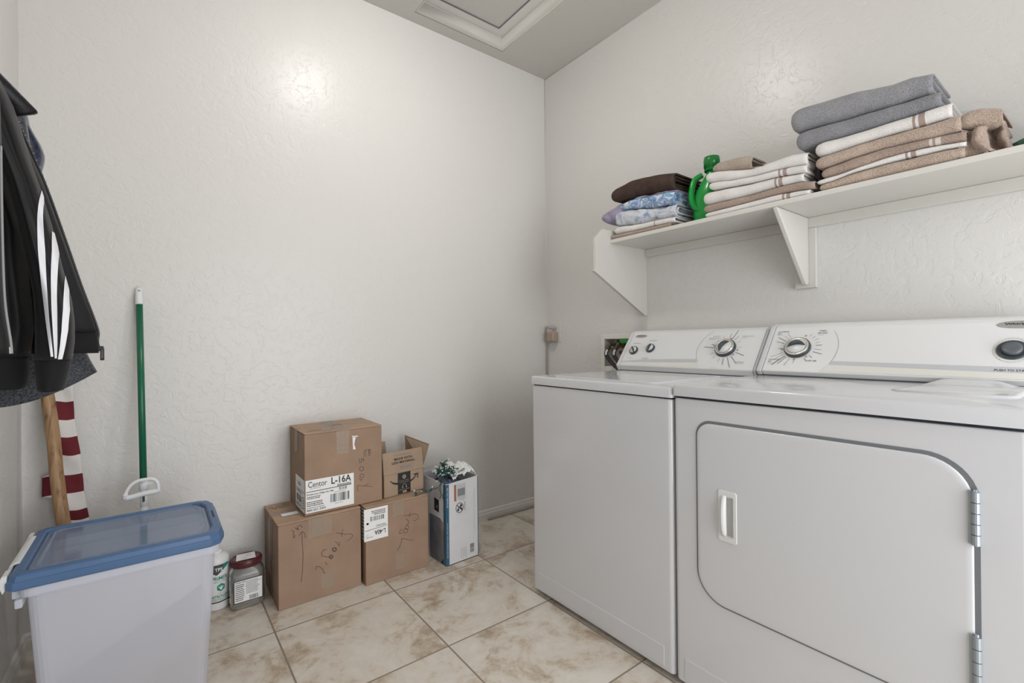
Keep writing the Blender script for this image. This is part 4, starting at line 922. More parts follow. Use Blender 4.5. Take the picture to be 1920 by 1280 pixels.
def lrg(r, z): return [(jc[0] + r * 1.04 * math.cos(2 * PI * k / 64), jc[1] + r * .99 * math.sin(2 * PI * k / 64), z) for k in range(64)]
m = MB(); m.loft([lrg(.0535, .160), lrg(.0555, .162), lrg(.0555, .181), lrg(.053, .186), lrg(.048, .1875), lrg(.047, .1865)], smooth=True); lj = m.build('lid', mar, JR); lj.modifiers.new('e', 'EDGE_SPLIT').split_angle = math.radians(50)
m = MB()
for k in range(60):
    a = 2 * PI * k / 60; x, y = jc[0] + .0562 * 1.04 * math.cos(a), jc[1] + .0562 * .99 * math.sin(a); m.tube([(x, y, .164), (x, y, .180)], .0011, 4, smooth=False)
rb = m.build('grip_ribs', mar, lj)
d = Decal((jc[0], jc[1], .1872), FX, (0, 1, 0), FZ)
d.poly([(-.040, -.030), (.030, -.034), (.036, .030), (-.030, .036)], 0, .0010); d.line([(-.02, -.02), (-.012, -.012), (-.004, -.02), (.0, -.008)], .0012, 2, .0016); d.ring(.010, .006, .008, .006, .0012, 2, .0016, n=12); d.line([(-.01, .006), (.0, .012), (.012, .018)], .0012, 2, .0016)
d.build('paper_note', PINK, lj)
d = Decal((jc[0] - .052, jc[1] - .0572, .030), FX, FZ, FN)
d.rect(0, 0, .104, .090, 1, .0006); d.rect(.003, .003, .101, .087, 0, .001)
d.text('Nutrition Facts', .006, .079, .036, .006, 1, .0014, bold=True); d.fine(.006, .008, .038, .076, 9, 1, .0014, seed=41, fill=.4); d.rect(.006, .064, .038, .066, 1, .0014); d.rect(.006, .018, .038, .0195, 1, .0014)
d.fine(.043, .030, .098, .083, 10, 2, .0014, seed=42); d.barcode(.055, .006, .085, .022, 1, .0014, seed=43)
d.build('label', [M['paper'], M['ink'], M['ink_grey']], JR)
d = Decal((jc[0] - .03, jc[1] - .0572, .124), FX, FZ, FN); d.text('CHEDDAR', 0, 0, .045, .005, 0); d.build('emboss_text', [M['ink_soft']], JR)

# ================================================================== TWIST MOP
MP = thing('twist_mop', 'green pole twist mop with white grip leaning on the back wall', 'mop', (-2.100, -.245, 0))
grn = plain('green_coated_steel', (.004, .115, .055), .3); chrm = plain('steel', (.5, .5, .5), .25, metal=1)
top = Vector((-2.1185, -.022, 1.262)); bot = Vector((-2.101, -.235, .10)); ax = (top - bot).normalized()
def mp(z): t = (z - bot.z) / (top.z - bot.z); return bot + (top - bot) * t
m = MB(); m.tube([mp(.56), mp(1.225)], .0110, 18); m.tube([mp(.10), mp(.425)], .0098, 18)
for k in range(2):
    off = Vector((math.cos(-1.6 + k * .5), math.sin(-1.6 + k * .5), 0)) * .0104; m.tube([mp(.56) + off, mp(1.224) + off], .0012, 5)
m.build('pole', grn, MP)
m = MB(); m.tube([mp(1.218), mp(1.224), mp(1.275), mp(1.283)], [.0125, .0128, .0118, .0085], 18); cpm = m.build('hanging_cap', wl, MP)
m = MB(); h0 = mp(1.272) + Vector((.001, -.0118, 0)); m.lathe(h0, [(.0042, 0), (.0042, .0008)], (0, -1, .1), 14); m.build('hole', plain('hole_grey', (.4, .4, .4), .6), cpm)
m = MB(); m.tube([mp(.535), mp(.572)], .0138, 18); m.tube([mp(.415), mp(.475)], .0128, 18); m.tube([mp(.470), mp(.54)], .0115, 14); m.box(mp(.545).x + .008, mp(.545).x + .028, mp(.545).y - .006, mp(.545).y + .002, .552, .558); slv = m.build('sleeve', wl, MP)
m = MB(); m.box(mp(.5).x - .004, mp(.5).x + .003, mp(.5).y - .0124, mp(.5).y - .0112, .485, .53); m.build('ratchet_slot', M['knob_dark'], slv)
# D shaped hand ring
o = mp(.545) + Vector((0, -.026, 0)); pts = []
for x, z in ((-.051, -.048), (-.046, -.030), (-.034, -.012), (-.016, -.002), (.002, 0), (.022, -.001), (.035, -.008), (.042, -.024), (.043, -.040), (.038, -.047), (.0, -.049), (-.030, -.054), (-.049, -.055)): pts.append(o + Vector((x, .15 * z, z + .031)))
m = MB(); pth = smooth_path(pts + [pts[0]], 4); rr_ = [(.0095 if p.z < o.z - .012 else .006) for p in pth]; m.tube(pth, rr_, 10); 
m.tube([o + Vector((0, 0, .028)), mp(.562)], .007, 10)
m.build('hand_grip', wl, MP)
m = MB(); m.lathe(bot - Vector((0, 0, .0)), [(.012, .02), (.03, .0), (.034, -.03), (.02, -.04)], ax, 18); m.build('mop_clamp', grn, MP)
mb = MB(); rg = random.Random(31)
for k in range(34):
    a = 2 * PI * k / 34; r1 = rg.uniform(.05, .085); p0 = bot + Vector((.022 * math.cos(a), .022 * math.sin(a), -.025)); p2 = Vector((p0.x + r1 * math.cos(a), min(-.02, p0.y + r1 * math.sin(a)), .009))
    mb.tube(smooth_path([p0, (p0 + p2) / 2 + Vector((0, 0, .02)), p2], 4), .0075, 6)
mb.build('mop_strands', plain('mop_cotton', (.6, .6, .58), .95), MP)

# ================================================================== WOODEN POLE WITH FLAG
def wood_mat():
    m, t, b = mk('worn_wood'); co = coords(t, 'Object', (14, 14, 1.6))
    n = nd(t, 'ShaderNodeTexNoise', Scale=4.0, Detail=8.0, Roughness=.65, Distortion=.8); t.links.new(co, n.inputs['Vector'])
    r = ramp(t, [(.30, (.06, .028, .012)), (.42, (.26, .145, .065)), (.55, (.34, .205, .10)), (.72, (.42, .27, .14))]); t.links.new(n.outputs['Fac'], r.inputs[0]); t.links.new(r.outputs[0], b.inputs['Base Color'])
    b.inputs['Roughness'].default_value = .5; bp = nd(t, 'ShaderNodeBump', Strength=.3, Distance=.002); t.links.new(n.outputs['Fac'], bp.inputs['Height']); t.links.new(bp.outputs[0], b.inputs['Normal']); return m
WP = thing('wooden_pole', 'worn round wooden pole leaning in the left corner under the jackets', 'pole', (-2.295, -.235, 0))
pa, pb = Vector((-2.276, -.238, .008)), Vector((-2.402, -.040, 1.285)); 
m = MB(); m.tube([pa + (pb - pa) * (i / 14) + Vector((.0015 * math.sin(i * 1.7), .001 * math.cos(i * 2.3), 0)) for i in range(15)], [.0195 - .0025 * (i / 14) for i in range(15)], 20); m.build('shaft', wood_mat(), WP)
red = plain('dark_red_cloth', (.135, .024, .030), .85, spec=.1, vary=.1); wht = plain('white_flag_cloth', (.66, .63, .60), .85, spec=.1, bump=(30, .2, .004))
rows = [(1.18, -2.375, -2.312), (1.05, -2.372, -2.309), (.932, -2.368, -2.306), (.866, -2.366, -2.306), (.801, -2.362, -2.304), (.740, -2.360, -2.296), (.674, -2.358, -2.288), (.604, -2.352, -2.2835), (.538, -2.350, -2.280), (.477, -2.345, -2.272), (.440, -2.342, -2.267), (.37, -2.335, -2.262), (.30, -2.33, -2.255), (.22, -2.325, -2.25)]
vs, fs, mi = [], [], []; NU = 10
sub = 5; lev = []
for k in range(len(rows) - 1):
    for q in range(sub):
        t = q / sub; lev.append((rows[k][0] * (1 - t) + rows[k + 1][0] * t, rows[k][1] * (1 - t) + rows[k + 1][1] * t, rows[k][2] * (1 - t) + rows[k + 1][2] * t, k))
lev.append((*rows[-1], len(rows) - 2))
for z, xl, xr, k in lev:
    if .536 < z < .607: xl = -2.387
    for u in range(NU + 1):
        uu = u / NU; x = xl + (xr - xl) * uu; y = (-.040 if z < 1.0 else -.040 - (z - 1.0) * .09) + .010 * math.sin(z * 21 + uu * 3) * (1 - uu * .6) + .006 * noise.noise(Vector((x * 30, z * 22, 1))) + .008 * (uu - .5) - .012 * abs(math.sin((z - .44) / .1315 * PI)) * .3
        vs.append((x, y, z - .004 * uu + .002 * math.sin(uu * 7)))
for i in range(len(lev) - 1):
    for u in range(NU): fs.append((i * (NU + 1) + u, i * (NU + 1) + u + 1, (i + 1) * (NU + 1) + u + 1, (i + 1) * (NU + 1) + u))
m = MB(); m.add(vs, fs, 0, True); m.keepn = True
# colour by stripe: rows index -> red on every second band below z=.866
for i in range(len(lev) - 1):
    k = lev[i][3]; isred = k in (3, 5, 7, 9, 11) or k == 1
    for u in range(NU): m.m[i * NU + u] = 1 if isred else 0
fl = m.build('striped_flag', [wht, red], None, solid=.004); tag(fl, 'folded dark red and white striped flag hanging behind the wooden pole', 'flag')

# ================================================================== FOLDED TOWELS ON THE SHELF
def interp(rows, y):
    if y >= rows[0][0]: return rows[0][1:]
    for a, b in zip(rows, rows[1:]):
        if y >= b[0]: t = (a[0] - y) / (a[0] - b[0]); return tuple(p * (1 - t) + q * t for p, q in zip(a[1:], b[1:]))
    return rows[-1][1:]
def towel(label, mat, rows, stripes=(), cat='towel', group=None, xf=-.288, depth=.23, name='folded_towel', mess=1.0, smat=None, pitch=.0085, seed=0, ends=.012, floor_z=SZ, open_y=0, kids=True, edge=None):
    """folded cloth: outer U shell along y, inner layers showing at the open end. rows: (y, zbottom, ztop)"""
    y0, y1 = rows[0][0], rows[-1][0]; ymid = (y0 + y1) / 2
    root = thing(name, label, cat, (xf + depth / 2, ymid, rows[len(rows) // 2][1]), group)
    th = pitch * .62; smat = smat or M['stripe_taupe']
    ys = [y0, y0 - .004, y0 - .010, y0 - .020]; n = 30
    ys += [y0 - .020 + (y1 - y0 + .020) * k / n for k in range(1, n + 1)]
    for a, b in stripes: ys += [a, b]
    ys = sorted(set(round(v, 4) for v in ys), reverse=True)
    def U(y, k, endcap=1.0):
        zb, zt = interp(rows, y); zb = max(zb, floor_z + .0005); h = max(zt - zb - .0008, .006); zc = (zb + zt) / 2
        wob = .0045 * mess * noise.noise(Vector((y * 14, seed * 3.1, k * 1.7))); zc += .0012 * mess * noise.noise(Vector((y * 22, seed * 1.9, 5))); r = h / 2 * endcap - k * pitch
        if r < th * .6: return None
        fx = xf + k * pitch * 1.1 + wob + (h / 2) * (1 - endcap) * .8; pts = []
        sg = .004 * noise.noise(Vector((y * 9, seed, 8)))
        def path(rr, x_off):
            out = [(fx + depth - x_off * .0, zc + rr)]
            for q in range(6): out.append((fx + rr * .95 + (depth - rr) * (1 - q / 5) * .999, zc + rr + .0012 * noise.noise(Vector((q * 1.3, y * 18, seed + k)))))
            for q in range(1, 12): a = PI / 2 + PI * q / 12; out.append((fx + x_off + rr * .95 + rr * .95 * math.cos(a) + (mess - 1) * .006 * noise.noise(Vector((a * 1.6, y * 20, seed))), zc + rr * math.sin(a) + (mess - 1) * .0025 * noise.noise(Vector((a * 2, y * 26, seed + 7)))))
            for q in range(6): out.append((fx + rr * .95 + (depth - rr) * (q / 5) * .999, zc - rr))
            return out
        return path(r, 0), path(max(r - th, .0008), th)
    def ringat(y, k, cap=1.0, dx=0):
        u = U(y, k, cap)
        if u is None: return None
        o_, i_ = u; return [(x + dx, y, z) for x, z in o_] + [(x + dx, y, z) for x, z in reversed(i_)]
    caps = {0: .45, 1: .72, 2: .88, 3: .97}; rings = []; 
    for i, y in enumerate(ys): rings.append(ringat(y, 0, caps.get(i, 1.0)))
    def mi(seg):
        ymd = (ys[seg] + ys[seg + 1]) / 2
        for a, b in stripes:
            if b <= ymd <= a: return 1
        return 0
    m = MB(); m.loft(rings, mi, caps=(True, True), smooth=True); sh = m.build('outer_fold', [mat, smat], root)
    # fill the left end
    h_ = interp(rows, y0); m = MB(); zc = (h_[0] + h_[1]) / 2; hh = (h_[1] - h_[0]) / 2 * .42
    rg_ = [(xf + .012 + .5 * hh, 0), (xf + depth * .97, 0)]
    m.box(xf + hh * 1.6, xf + depth * .97, y0 - .010, y0 + .0015, zc - hh, zc + hh); m.build('end_fold', mat, root, bevel=hh * .6, seg=3)
    rgk = random.Random(seed); k = 1
    while kids and k < 5:
        ye = y1 + rgk.uniform(-.004, ends); st = [ye + .10 * (1 - q / 6) for q in range(7)]; rr = [ringat(min(q, y0 - .02), k) for q in st]
        if any(r is None for r in rr): break
        m = MB(); m.loft(rr, 0, smooth=True); m.build('inner_fold', mat, root); k += 1
    return root
TW = {
'C1': [(-1.62, 1.787, 1.868), (-1.668, 1.785, 1.869), (-1.716, 1.781, 1.866), (-1.763, 1.778, 1.862), (-1.811, 1.775, 1.858), (-1.859, 1.773, 1.846), (-1.906, 1.771, 1.838), (-1.954, 1.771, 1.838), (-2.002, 1.767, 1.826)],
'C2': [(-1.637, 1.720, 1.784), (-1.685, 1.722, 1.783), (-1.733, 1.724, 1.780), (-1.781, 1.721, 1.777), (-1.829, 1.720, 1.774), (-1.876, 1.720, 1.772), (-1.924, 1.722, 1.770), (-1.972, 1.722, 1.769), (-2.02, 1.726, 1.764)],
'C3': [(-1.698, 1.676, 1.724), (-1.741, 1.675, 1.722), (-1.784, 1.678, 1.720), (-1.827, 1.681, 1.719), (-1.87, 1.682, 1.719), (-1.913, 1.682, 1.720), (-1.956, 1.681, 1.721), (-1.999, 1.682, 1.722), (-2.042, 1.683, 1.724)],
'C4': [(-1.699, 1.633, 1.674), (-1.744, 1.635, 1.675), (-1.789, 1.639, 1.677), (-1.834, 1.643, 1.680), (-1.88, 1.645, 1.681), (-1.925, 1.642, 1.681), (-1.97, 1.638, 1.680), (-2.015, 1.637, 1.681), (-2.06, 1.635, 1.682)],
'C5': [(-1.717, 1.597, 1.631), (-1.761, 1.598, 1.634), (-1.806, 1.600, 1.640), (-1.85, 1.608, 1.643), (-1.894, 1.614, 1.645), (-1.938, 1.615, 1.641), (-1.983, 1.615, 1.637), (-2.027, 1.609, 1.636), (-2.071, 1.602, 1.632)],
'C6': [(-1.705, 1.580, 1.596), (-1.751, 1.583, 1.597), (-1.796, 1.592, 1.600), (-1.842, 1.595, 1.607), (-1.888, 1.597, 1.613), (-1.934, 1.597, 1.614), (-1.98, 1.596, 1.614), (-2.025, 1.595, 1.608), (-2.071, 1.589, 1.601)],
'C7': [(-1.711, 1.557, 1.580), (-1.756, 1.557, 1.583), (-1.8, 1.557, 1.591), (-1.845, 1.557, 1.594), (-1.889, 1.557, 1.596), (-1.934, 1.557, 1.596), (-1.979, 1.557, 1.595), (-2.023, 1.557, 1.594), (-2.068, 1.557, 1.588)],
'B1': [(-1.3, 1.699, 1.741), (-1.347, 1.693, 1.735), (-1.393, 1.682, 1.724), (-1.44, 1.677, 1.712), (-1.487, 1.673, 1.702), (-1.534, 1.672, 1.704), (-1.581, 1.671, 1.709), (-1.627, 1.668, 1.712), (-1.674, 1.661, 1.705)],
'B2': [(-1.314, 1.665, 1.697), (-1.359, 1.661, 1.690), (-1.404, 1.657, 1.681), (-1.449, 1.653, 1.676), (-1.494, 1.649, 1.672), (-1.539, 1.648, 1.671), (-1.584, 1.645, 1.670), (-1.629, 1.640, 1.667), (-1.674, 1.634, 1.660)],
'B3': [(-1.287, 1.610, 1.663), (-1.334, 1.609, 1.660), (-1.381, 1.607, 1.656), (-1.428, 1.606, 1.652), (-1.475, 1.606, 1.648), (-1.523, 1.608, 1.647), (-1.57, 1.610, 1.645), (-1.617, 1.609, 1.639), (-1.664, 1.607, 1.633)],
'B4': [(-1.291, 1.578, 1.609), (-1.342, 1.578, 1.608), (-1.393, 1.578, 1.606), (-1.443, 1.579, 1.605), (-1.494, 1.581, 1.605), (-1.545, 1.583, 1.607), (-1.595, 1.582, 1.609), (-1.646, 1.578, 1.607), (-1.697, 1.572, 1.597)],
'B5': [(-1.298, 1.557, 1.577), (-1.346, 1.557, 1.577), (-1.394, 1.557, 1.577), (-1.442, 1.557, 1.578), (-1.49, 1.557, 1.580), (-1.539, 1.557, 1.582), (-1.587, 1.557, 1.581), (-1.635, 1.557, 1.577), (-1.683, 1.557, 1.571)],
'A1': [(-.800, 1.742, 1.800), (-.857, 1.741, 1.813), (-.915, 1.738, 1.823), (-.974, 1.734, 1.819), (-1.032, 1.728, 1.813), (-1.091, 1.722, 1.803), (-1.15, 1.715, 1.790)],
'A3': [(-.860, 1.690, 1.716), (-.919, 1.684, 1.722), (-.965, 1.674, 1.722), (-1.01, 1.666, 1.720), (-1.056, 1.662, 1.717), (-1.101, 1.658, 1.712), (-1.155, 1.650, 1.704)],
'A35': [(-.824, 1.617, 1.688), (-.875, 1.613, 1.688), (-.925, 1.606, 1.682), (-.976, 1.602, 1.672), (-1.027, 1.601, 1.664), (-1.078, 1.599, 1.659), (-1.160, 1.594, 1.651)],
'A4': [(-.820, 1.578, 1.614), (-.865, 1.577, 1.612), (-.915, 1.576, 1.605), (-.965, 1.575, 1.601), (-1.015, 1.575, 1.600), (-1.066, 1.574, 1.598), (-1.160, 1.572, 1.593)],
'A5': [(-.800, 1.557, 1.580), (-.833, 1.557, 1.577), (-.881, 1.557, 1.576), (-.928, 1.557, 1.575), (-.975, 1.557, 1.574), (-1.022, 1.557, 1.574), (-1.140, 1.557, 1.573)]}
GR = 'folded towels of the right stack'; GB = 'folded towels of the middle stack'; GA = 'folded cloths of the left stack'
towel('tan folded bath towel lowest in the right stack', M['t_tan'], TW['C7'], group=GR, seed=1)
towel('thin white striped towel between tan and brown towels of right stack', M['t_white'], TW['C6'], [(-1.938, -1.944), (-1.951, -1.963)], group=GR, seed=2, pitch=.006, kids=False)
towel('brown towel with pale end stripes, third from the bottom of right stack', M['t_brown'], TW['C5'], [(-1.993, -2.000), (-2.006, -2.018)], group=GR, seed=3, smat=M['stripe_white'])
towel('thick brown towel directly under the white towel of the right stack', M['t_tan'], TW['C4'], group=GR, seed=4)
towel('white towel with two taupe stripes under the grey towels', M['t_white'], TW['C3'], [(-1.955, -1.962), (-1.969, -1.984)], group=GR, seed=5)
towel('second grey bath towel, just under the topmost one', M['t_grey2'], TW['C2'], group=GR, seed=6, xf=-.286)
towel('large grey bath towel on top of the right stack', M['t_grey'], TW['C1'], group=GR, seed=7, pitch=.0125, ends=.02, xf=-.290)
towel('white towel with taupe stripes lowest in the middle stack', M['t_white'], TW['B5'], [(-1.593, -1.600), (-1.607, -1.620)], group=GB, seed=8, kids=False)
towel('taupe brown towel in the middle stack of white towels', M['t_brown'], TW['B4'], group=GB, seed=9)
towel('thick white striped towel on the brown one of the middle stack', M['t_white'], TW['B3'], [(-1.567, -1.574), (-1.581, -1.594)], group=GB, seed=10)
towel('thin white striped towel second from top of the middle stack', M['t_white'], TW['B2'], [(-1.580, -1.587), (-1.595, -1.608)], group=GB, seed=11)
towel('plain white towel topmost of the middle stack', M['t_white'], TW['B1'], group=GB, seed=12, pitch=.011)
towel('taupe folded towel at the bottom of the left stack', M['t_brown'], TW['A5'], group=GA, seed=13, kids=False)
towel('off-white folded towel with a thin stripe low in the left stack', M['t_white'], TW['A4'], [(-1.052, -1.057)], group=GA, seed=14)
towel('pale blue leaf patterned cloth folded in the left stack', M['c_pale'], TW['A35'], group=GA, seed=15, mess=2.6, cat='cloth', name='folded_cloth', pitch=.007)
towel('blue and white floral cloth folded in the left stack', M['c_blue'], TW['A3'], group=GA, seed=16, mess=2.6, cat='cloth', name='folded_cloth', pitch=.007)
towel('dark brown corduroy garment folded on top of the left stack', M['t_cord'], TW['A1'], group=GA, seed=17, cat='garment', name='folded_garment', pitch=.012)
# lavender cloth pushing out toward the corner, behind the blue one
lv = [(-.722, 1.668, 1.704), (-.745, 1.652, 1.712), (-.777, 1.640, 1.722), (-.838, 1.625, 1.735), (-.90, 1.690, 1.738), (-.96, 1.715, 1.735), (-1.02, 1.719, 1.728), (-1.09, 1.712, 1.722), (-1.16, 1.704, 1.714)]
towel('lavender cloth sticking out left from under the brown garment', M['c_lav'], lv, group=GA, seed=18, mess=2.6, cat='cloth', name='folded_cloth', pitch=.007, xf=-.268, depth=.20)
# small washcloth on the middle stack
wc = [(-1.322, 1.742, 1.760), (-1.345, 1.738, 1.768), (-1.38, 1.728, 1.769), (-1.42, 1.718, 1.768), (-1.455, 1.712, 1.762), (-1.478, 1.707, 1.752)]
wc = [(y, a - .003, b + .006) for y, a, b in wc]
towel('small taupe washcloth folded on the middle stack beside the green jug', M['t_wash'], wc, seed=19, cat='washcloth', name='washcloth', depth=.12, xf=-.272, pitch=.010)
# dark grey towel behind the middle stack, its folds show at the end
dk = [(-1.672, 1.608, 1.690), (-1.68, 1.606, 1.688), (-1.688, 1.604, 1.684), (-1.696, 1.602, 1.675)]
towel('charcoal towel behind the striped ends of the middle stack', M['t_dark'], dk, seed=20, xf=-.235, depth=.2, name='folded_towel', pitch=.016)
# brown towel slumping off the right stack
def drape(pts, z0, z1, name, label, mat, lean=.0, amp=.006, seed=0):
    path = smooth_path([(x, y, 0) for x, y in pts], 8); nv = 12
    def g(u, v):
        i = min(int(u * (len(path) - 1)), len(path) - 2); t = u * (len(path) - 1) - i; p = path[i].lerp(path[i + 1], t)
        zt = z1 + .008 * math.sin(u * 9 + seed); z = z0 + (zt - z0) * v
        return (p.x + lean * (1 - v) + amp * noise.noise(Vector((u * 9, v * 3, seed))), p.y + amp * noise.noise(Vector((u * 7, v * 4, seed + 3))) - .02 * (1 - v) ** 3 * (u > .1), z)
    o = sheet(name, g, 60, nv, mat, .005); tag(o, label, 'towel'); return o
drape([(-.275, -2.055), (-.262, -2.075), (-.285, -2.092), (-.262, -2.108), (-.235, -2.100), (-.215, -2.118), (-.250, -2.136), (-.200, -2.140), (-.150, -2.120), (-.11, -2.13)], SZ + .003, 1.640, 'slumped_towel', 'brown towel hanging in loose folds at the right end of the towel stack', M['t_brown'], -.01, .008, 3)
ovr = [(-2.052, 1.640, 1.684), (-2.075, 1.636, 1.690), (-2.10, 1.632, 1.688), (-2.125, 1.628, 1.678), (-2.140, 1.632, 1.668)]
towel('tan towel end flopping over the loose brown folds at right', M['t_tan'], ovr, seed=23, xf=-.283, depth=.18, pitch=.012)
# dark green woven strap at the edge
m = MB(); path = smooth_path([(-.20, -2.10, SZ + .004), (-.235, -2.15, SZ + .010), (-.25, -2.20, SZ + .024), (-.26, -2.26, SZ + .040), (-.20, -2.36, SZ + .02), (-.16, -2.42, SZ + .006)], 5)
m.loft([[p + Vector((0, 0, -.004)), p + Vector((.03, .01, -.004)), p + Vector((.03, .01, .012)), p + Vector((0, 0, .012))] for p in path], smooth=True)
o = m.build('woven_strap', plain('dark_green_weave', (.012, .075, .045), .5, bump=(120, 1, .003), vary=.5, vscale=90), None, bevel=.002); tag(o, 'dark green woven strap on the shelf at the right picture edge', 'strap')

# ================================================================== GREEN DETERGENT JUG
GJ = thing('detergent_jug', 'bright green plastic detergent jug between the folded stacks', 'jug', (-.165, -1.238, SZ))
gmat = plain('green_jug_plastic', (.005, .30, .045), .22); gcap = plain('green_cap_plastic', (.004, .17, .03), .25)
gc = (-.165, -1.238)
def jring(wx_, wy_, z, dx=0, dy=0, r=.6): 
    return [(gc[0] + dx + wx_ * (abs(math.cos(t)) ** r) * (1 if math.cos(t) >= 0 else -1), gc[1] + dy + wy_ * (abs(math.sin(t)) ** r) * (1 if math.sin(t) >= 0 else -1), SZ + z) for t in [2 * PI * k / 36 for k in range(36)]]
m = MB(); m.loft([jring(.045, .040, 0), jring(.052, .046, .006), jring(.053, .047, .06), jring(.052, .046, .11), jring(.048, .042, .14, 0, -.004), jring(.040, .034, .17, 0, -.012), jring(.030, .028, .195, 0, -.018, .8), jring(.022, .022, .215, 0, -.022, 1), jring(.021, .021, .232, 0, -.022, 1)]); m.build('body', gmat, GJ)
m = MB(); hp_ = smooth_path([(gc[0] - .02, gc[1] + .012, SZ + .215), (gc[0] - .040, gc[1] + .034, SZ + .195), (gc[0] - .052, gc[1] + .040, SZ + .155), (gc[0] - .055, gc[1] + .040, SZ + .11), (gc[0] - .050, gc[1] + .028, SZ + .075), (gc[0] - .042, gc[1] + .01, SZ + .06)], 6); m.tube(hp_, .0125, 14); m.build('handle', gmat, GJ)
m = MB(); c0 = Vector((gc[0], gc[1] - .022, SZ + .226)); m.lathe(c0, [(.029, 0), (.030, .004), (.030, .016), (.032, .017), (.033, .045), (.031, .060), (.028, .060), (.027, .050), (.026, .049)], n=36); cpj = m.build('cap', gcap, GJ)

# ================================================================== COATS ON THE LEFT WALL
RK = thing('coat_rack', 'wooden coat hook rail on the left wall holding the jackets', 'coat rack', (-W, -1.15, 1.62))
box('rail', M['trim'], (-W, -W + .018, -1.55, -.75, 1.595, 1.665), RK, .003)
for y in (-1.48, -1.32, -1.16, -1.04, -.9):
    m = MB(); m.tube(smooth_path([(-W + .018, y, 1.63), (-W + .06, y, 1.615), (-W + .085, y, 1.63), (-W + .085, y, 1.65)], 4), .006, 8); m.build('hook', chrm, RK)
def cloth_mat(name, col, rough=.75, sheen=.3, scale=260, hi=0):
    m, t, b = mk(name); co = coords(t); b.inputs['Base Color'].default_value = (*col, 1); b.inputs['Roughness'].default_value = rough; b.inputs['Sheen Weight'].default_value = sheen; b.inputs['Sheen Roughness'].default_value = .4
    b.inputs['Specular IOR Level'].default_value = .25
    n = nd(t, 'ShaderNodeTexNoise', Scale=float(scale), Detail=3.0); t.links.new(co, n.inputs['Vector'])
    if hi: r = ramp(t, [(.35, tuple(c * .5 for c in col)), (.7, tuple(c * hi for c in col))]); t.links.new(n.outputs['Fac'], r.inputs[0]); t.links.new(r.outputs[0], b.inputs['Base Color'])
    bp = nd(t, 'ShaderNodeBump', Strength=.35, Distance=.001); t.links.new(n.outputs['Fac'], bp.inputs['Height']); t.links.new(bp.outputs[0], b.inputs['Normal']); return m
blk = cloth_mat('black_tricot', (.009, .009, .010), .6, .08); blk2 = cloth_mat('black_collar_satin', (.007, .007, .009), .4, .05); stp = cloth_mat('white_sleeve_stripe', (.74, .74, .77), .6, .1)
navy = cloth_mat('navy_jersey', (.030, .033, .060), .85, .5, 200, 1.4); heat = cloth_mat('charcoal_heather', (.040, .042, .048), .9, .3, 330, 2.2); rib = cloth_mat('black_rib_knit', (.008, .008, .009), .85, .06, 120)
def prof_at(rows, z):
    if z >= rows[0][0]: return rows[0][1], rows[0][2]
    for a, b in zip(rows, rows[1:]):
        if z >= b[0]: t = (a[0] - z) / (a[0] - b[0]); t = t; return a[1] * (1 - t) + b[1] * t, a[2] * (1 - t) + b[2] * t
    return rows[-1][1], rows[-1][2]
class Garment:
    """hanging cloth volume; rows (z, x left, x right) of its outline; half depth ry along y; fold(theta,z) gives relief"""
    def __init__(s, rows, yc, ry, seed=0, fold=.006, freq=3, slope=0, pw=1.0):
        s.rows, s.yc, s.ry, s.seed, s.fold, s.freq, s.slope, s.pw = rows, yc, ry, seed, fold, freq, slope, pw
    def pt(s, th, z, off=0):
        xl, xr = prof_at(s.rows, z); cx, rx = (xl + xr) / 2, max((xr - xl) / 2, .002)
        ct, st = math.cos(th), math.sin(th)
        f = s.fold * (noise.noise(Vector((math.cos(th) * s.freq * .6 + s.seed, math.sin(th) * s.freq * .6, z * 5.5))) + .5 * math.sin(th * s.freq * 2 + z * 11 + s.seed) * .6)
        sgn = 1 if st >= 0 else -1
        x = cx + ct * (rx + off) ; y = s.yc + sgn * abs(st) ** s.pw * (s.ry + f * 2.2 + off) + s.slope * (z - s.rows[0][0])
        return Vector((x + f * .35 * abs(st), y, z))
    def mesh(s, n=64, dz=.010, caps=(True, True)):
        z0, z1 = s.rows[0][0], s.rows[-1][0]; k = max(4, int((z0 - z1) / dz)); zs = [z0 - (z0 - z1) * i / k for i in range(k + 1)]
        m = MB(); m.loft([[s.pt(2 * PI * j / n, z) for j in range(n)] for z in zs], caps=caps); return m
    def patch(s, rows, off=.0012, nx=6, dz=.012):
        """a stripe lying on the -y side: rows (z, x left, x right)"""
        z0, z1 = rows[0][0], rows[-1][0]; k = max(4, int((z0 - z1) / dz)); vs = []; fs = []
        for i in range(k + 1):
            z = z0 - (z0 - z1) * i / k; xl, xr = prof_at(rows, z); gl, gr = prof_at(s.rows, z); cx, rx = (gl + gr) / 2, (gr - gl) / 2
            for j in range(nx + 1):
                x = xl + (xr - xl) * j / nx; c = max(-.999, min(.999, (x - cx) / rx)); vs.append(s.pt(-math.acos(c), z, off))
        for i in range(k):
            for j in range(nx): a = i * (nx + 1) + j; fs.append((a, a + 1, a + nx + 2, a + nx + 1))
        m = MB(); m.add(vs, fs, 0, True); return m
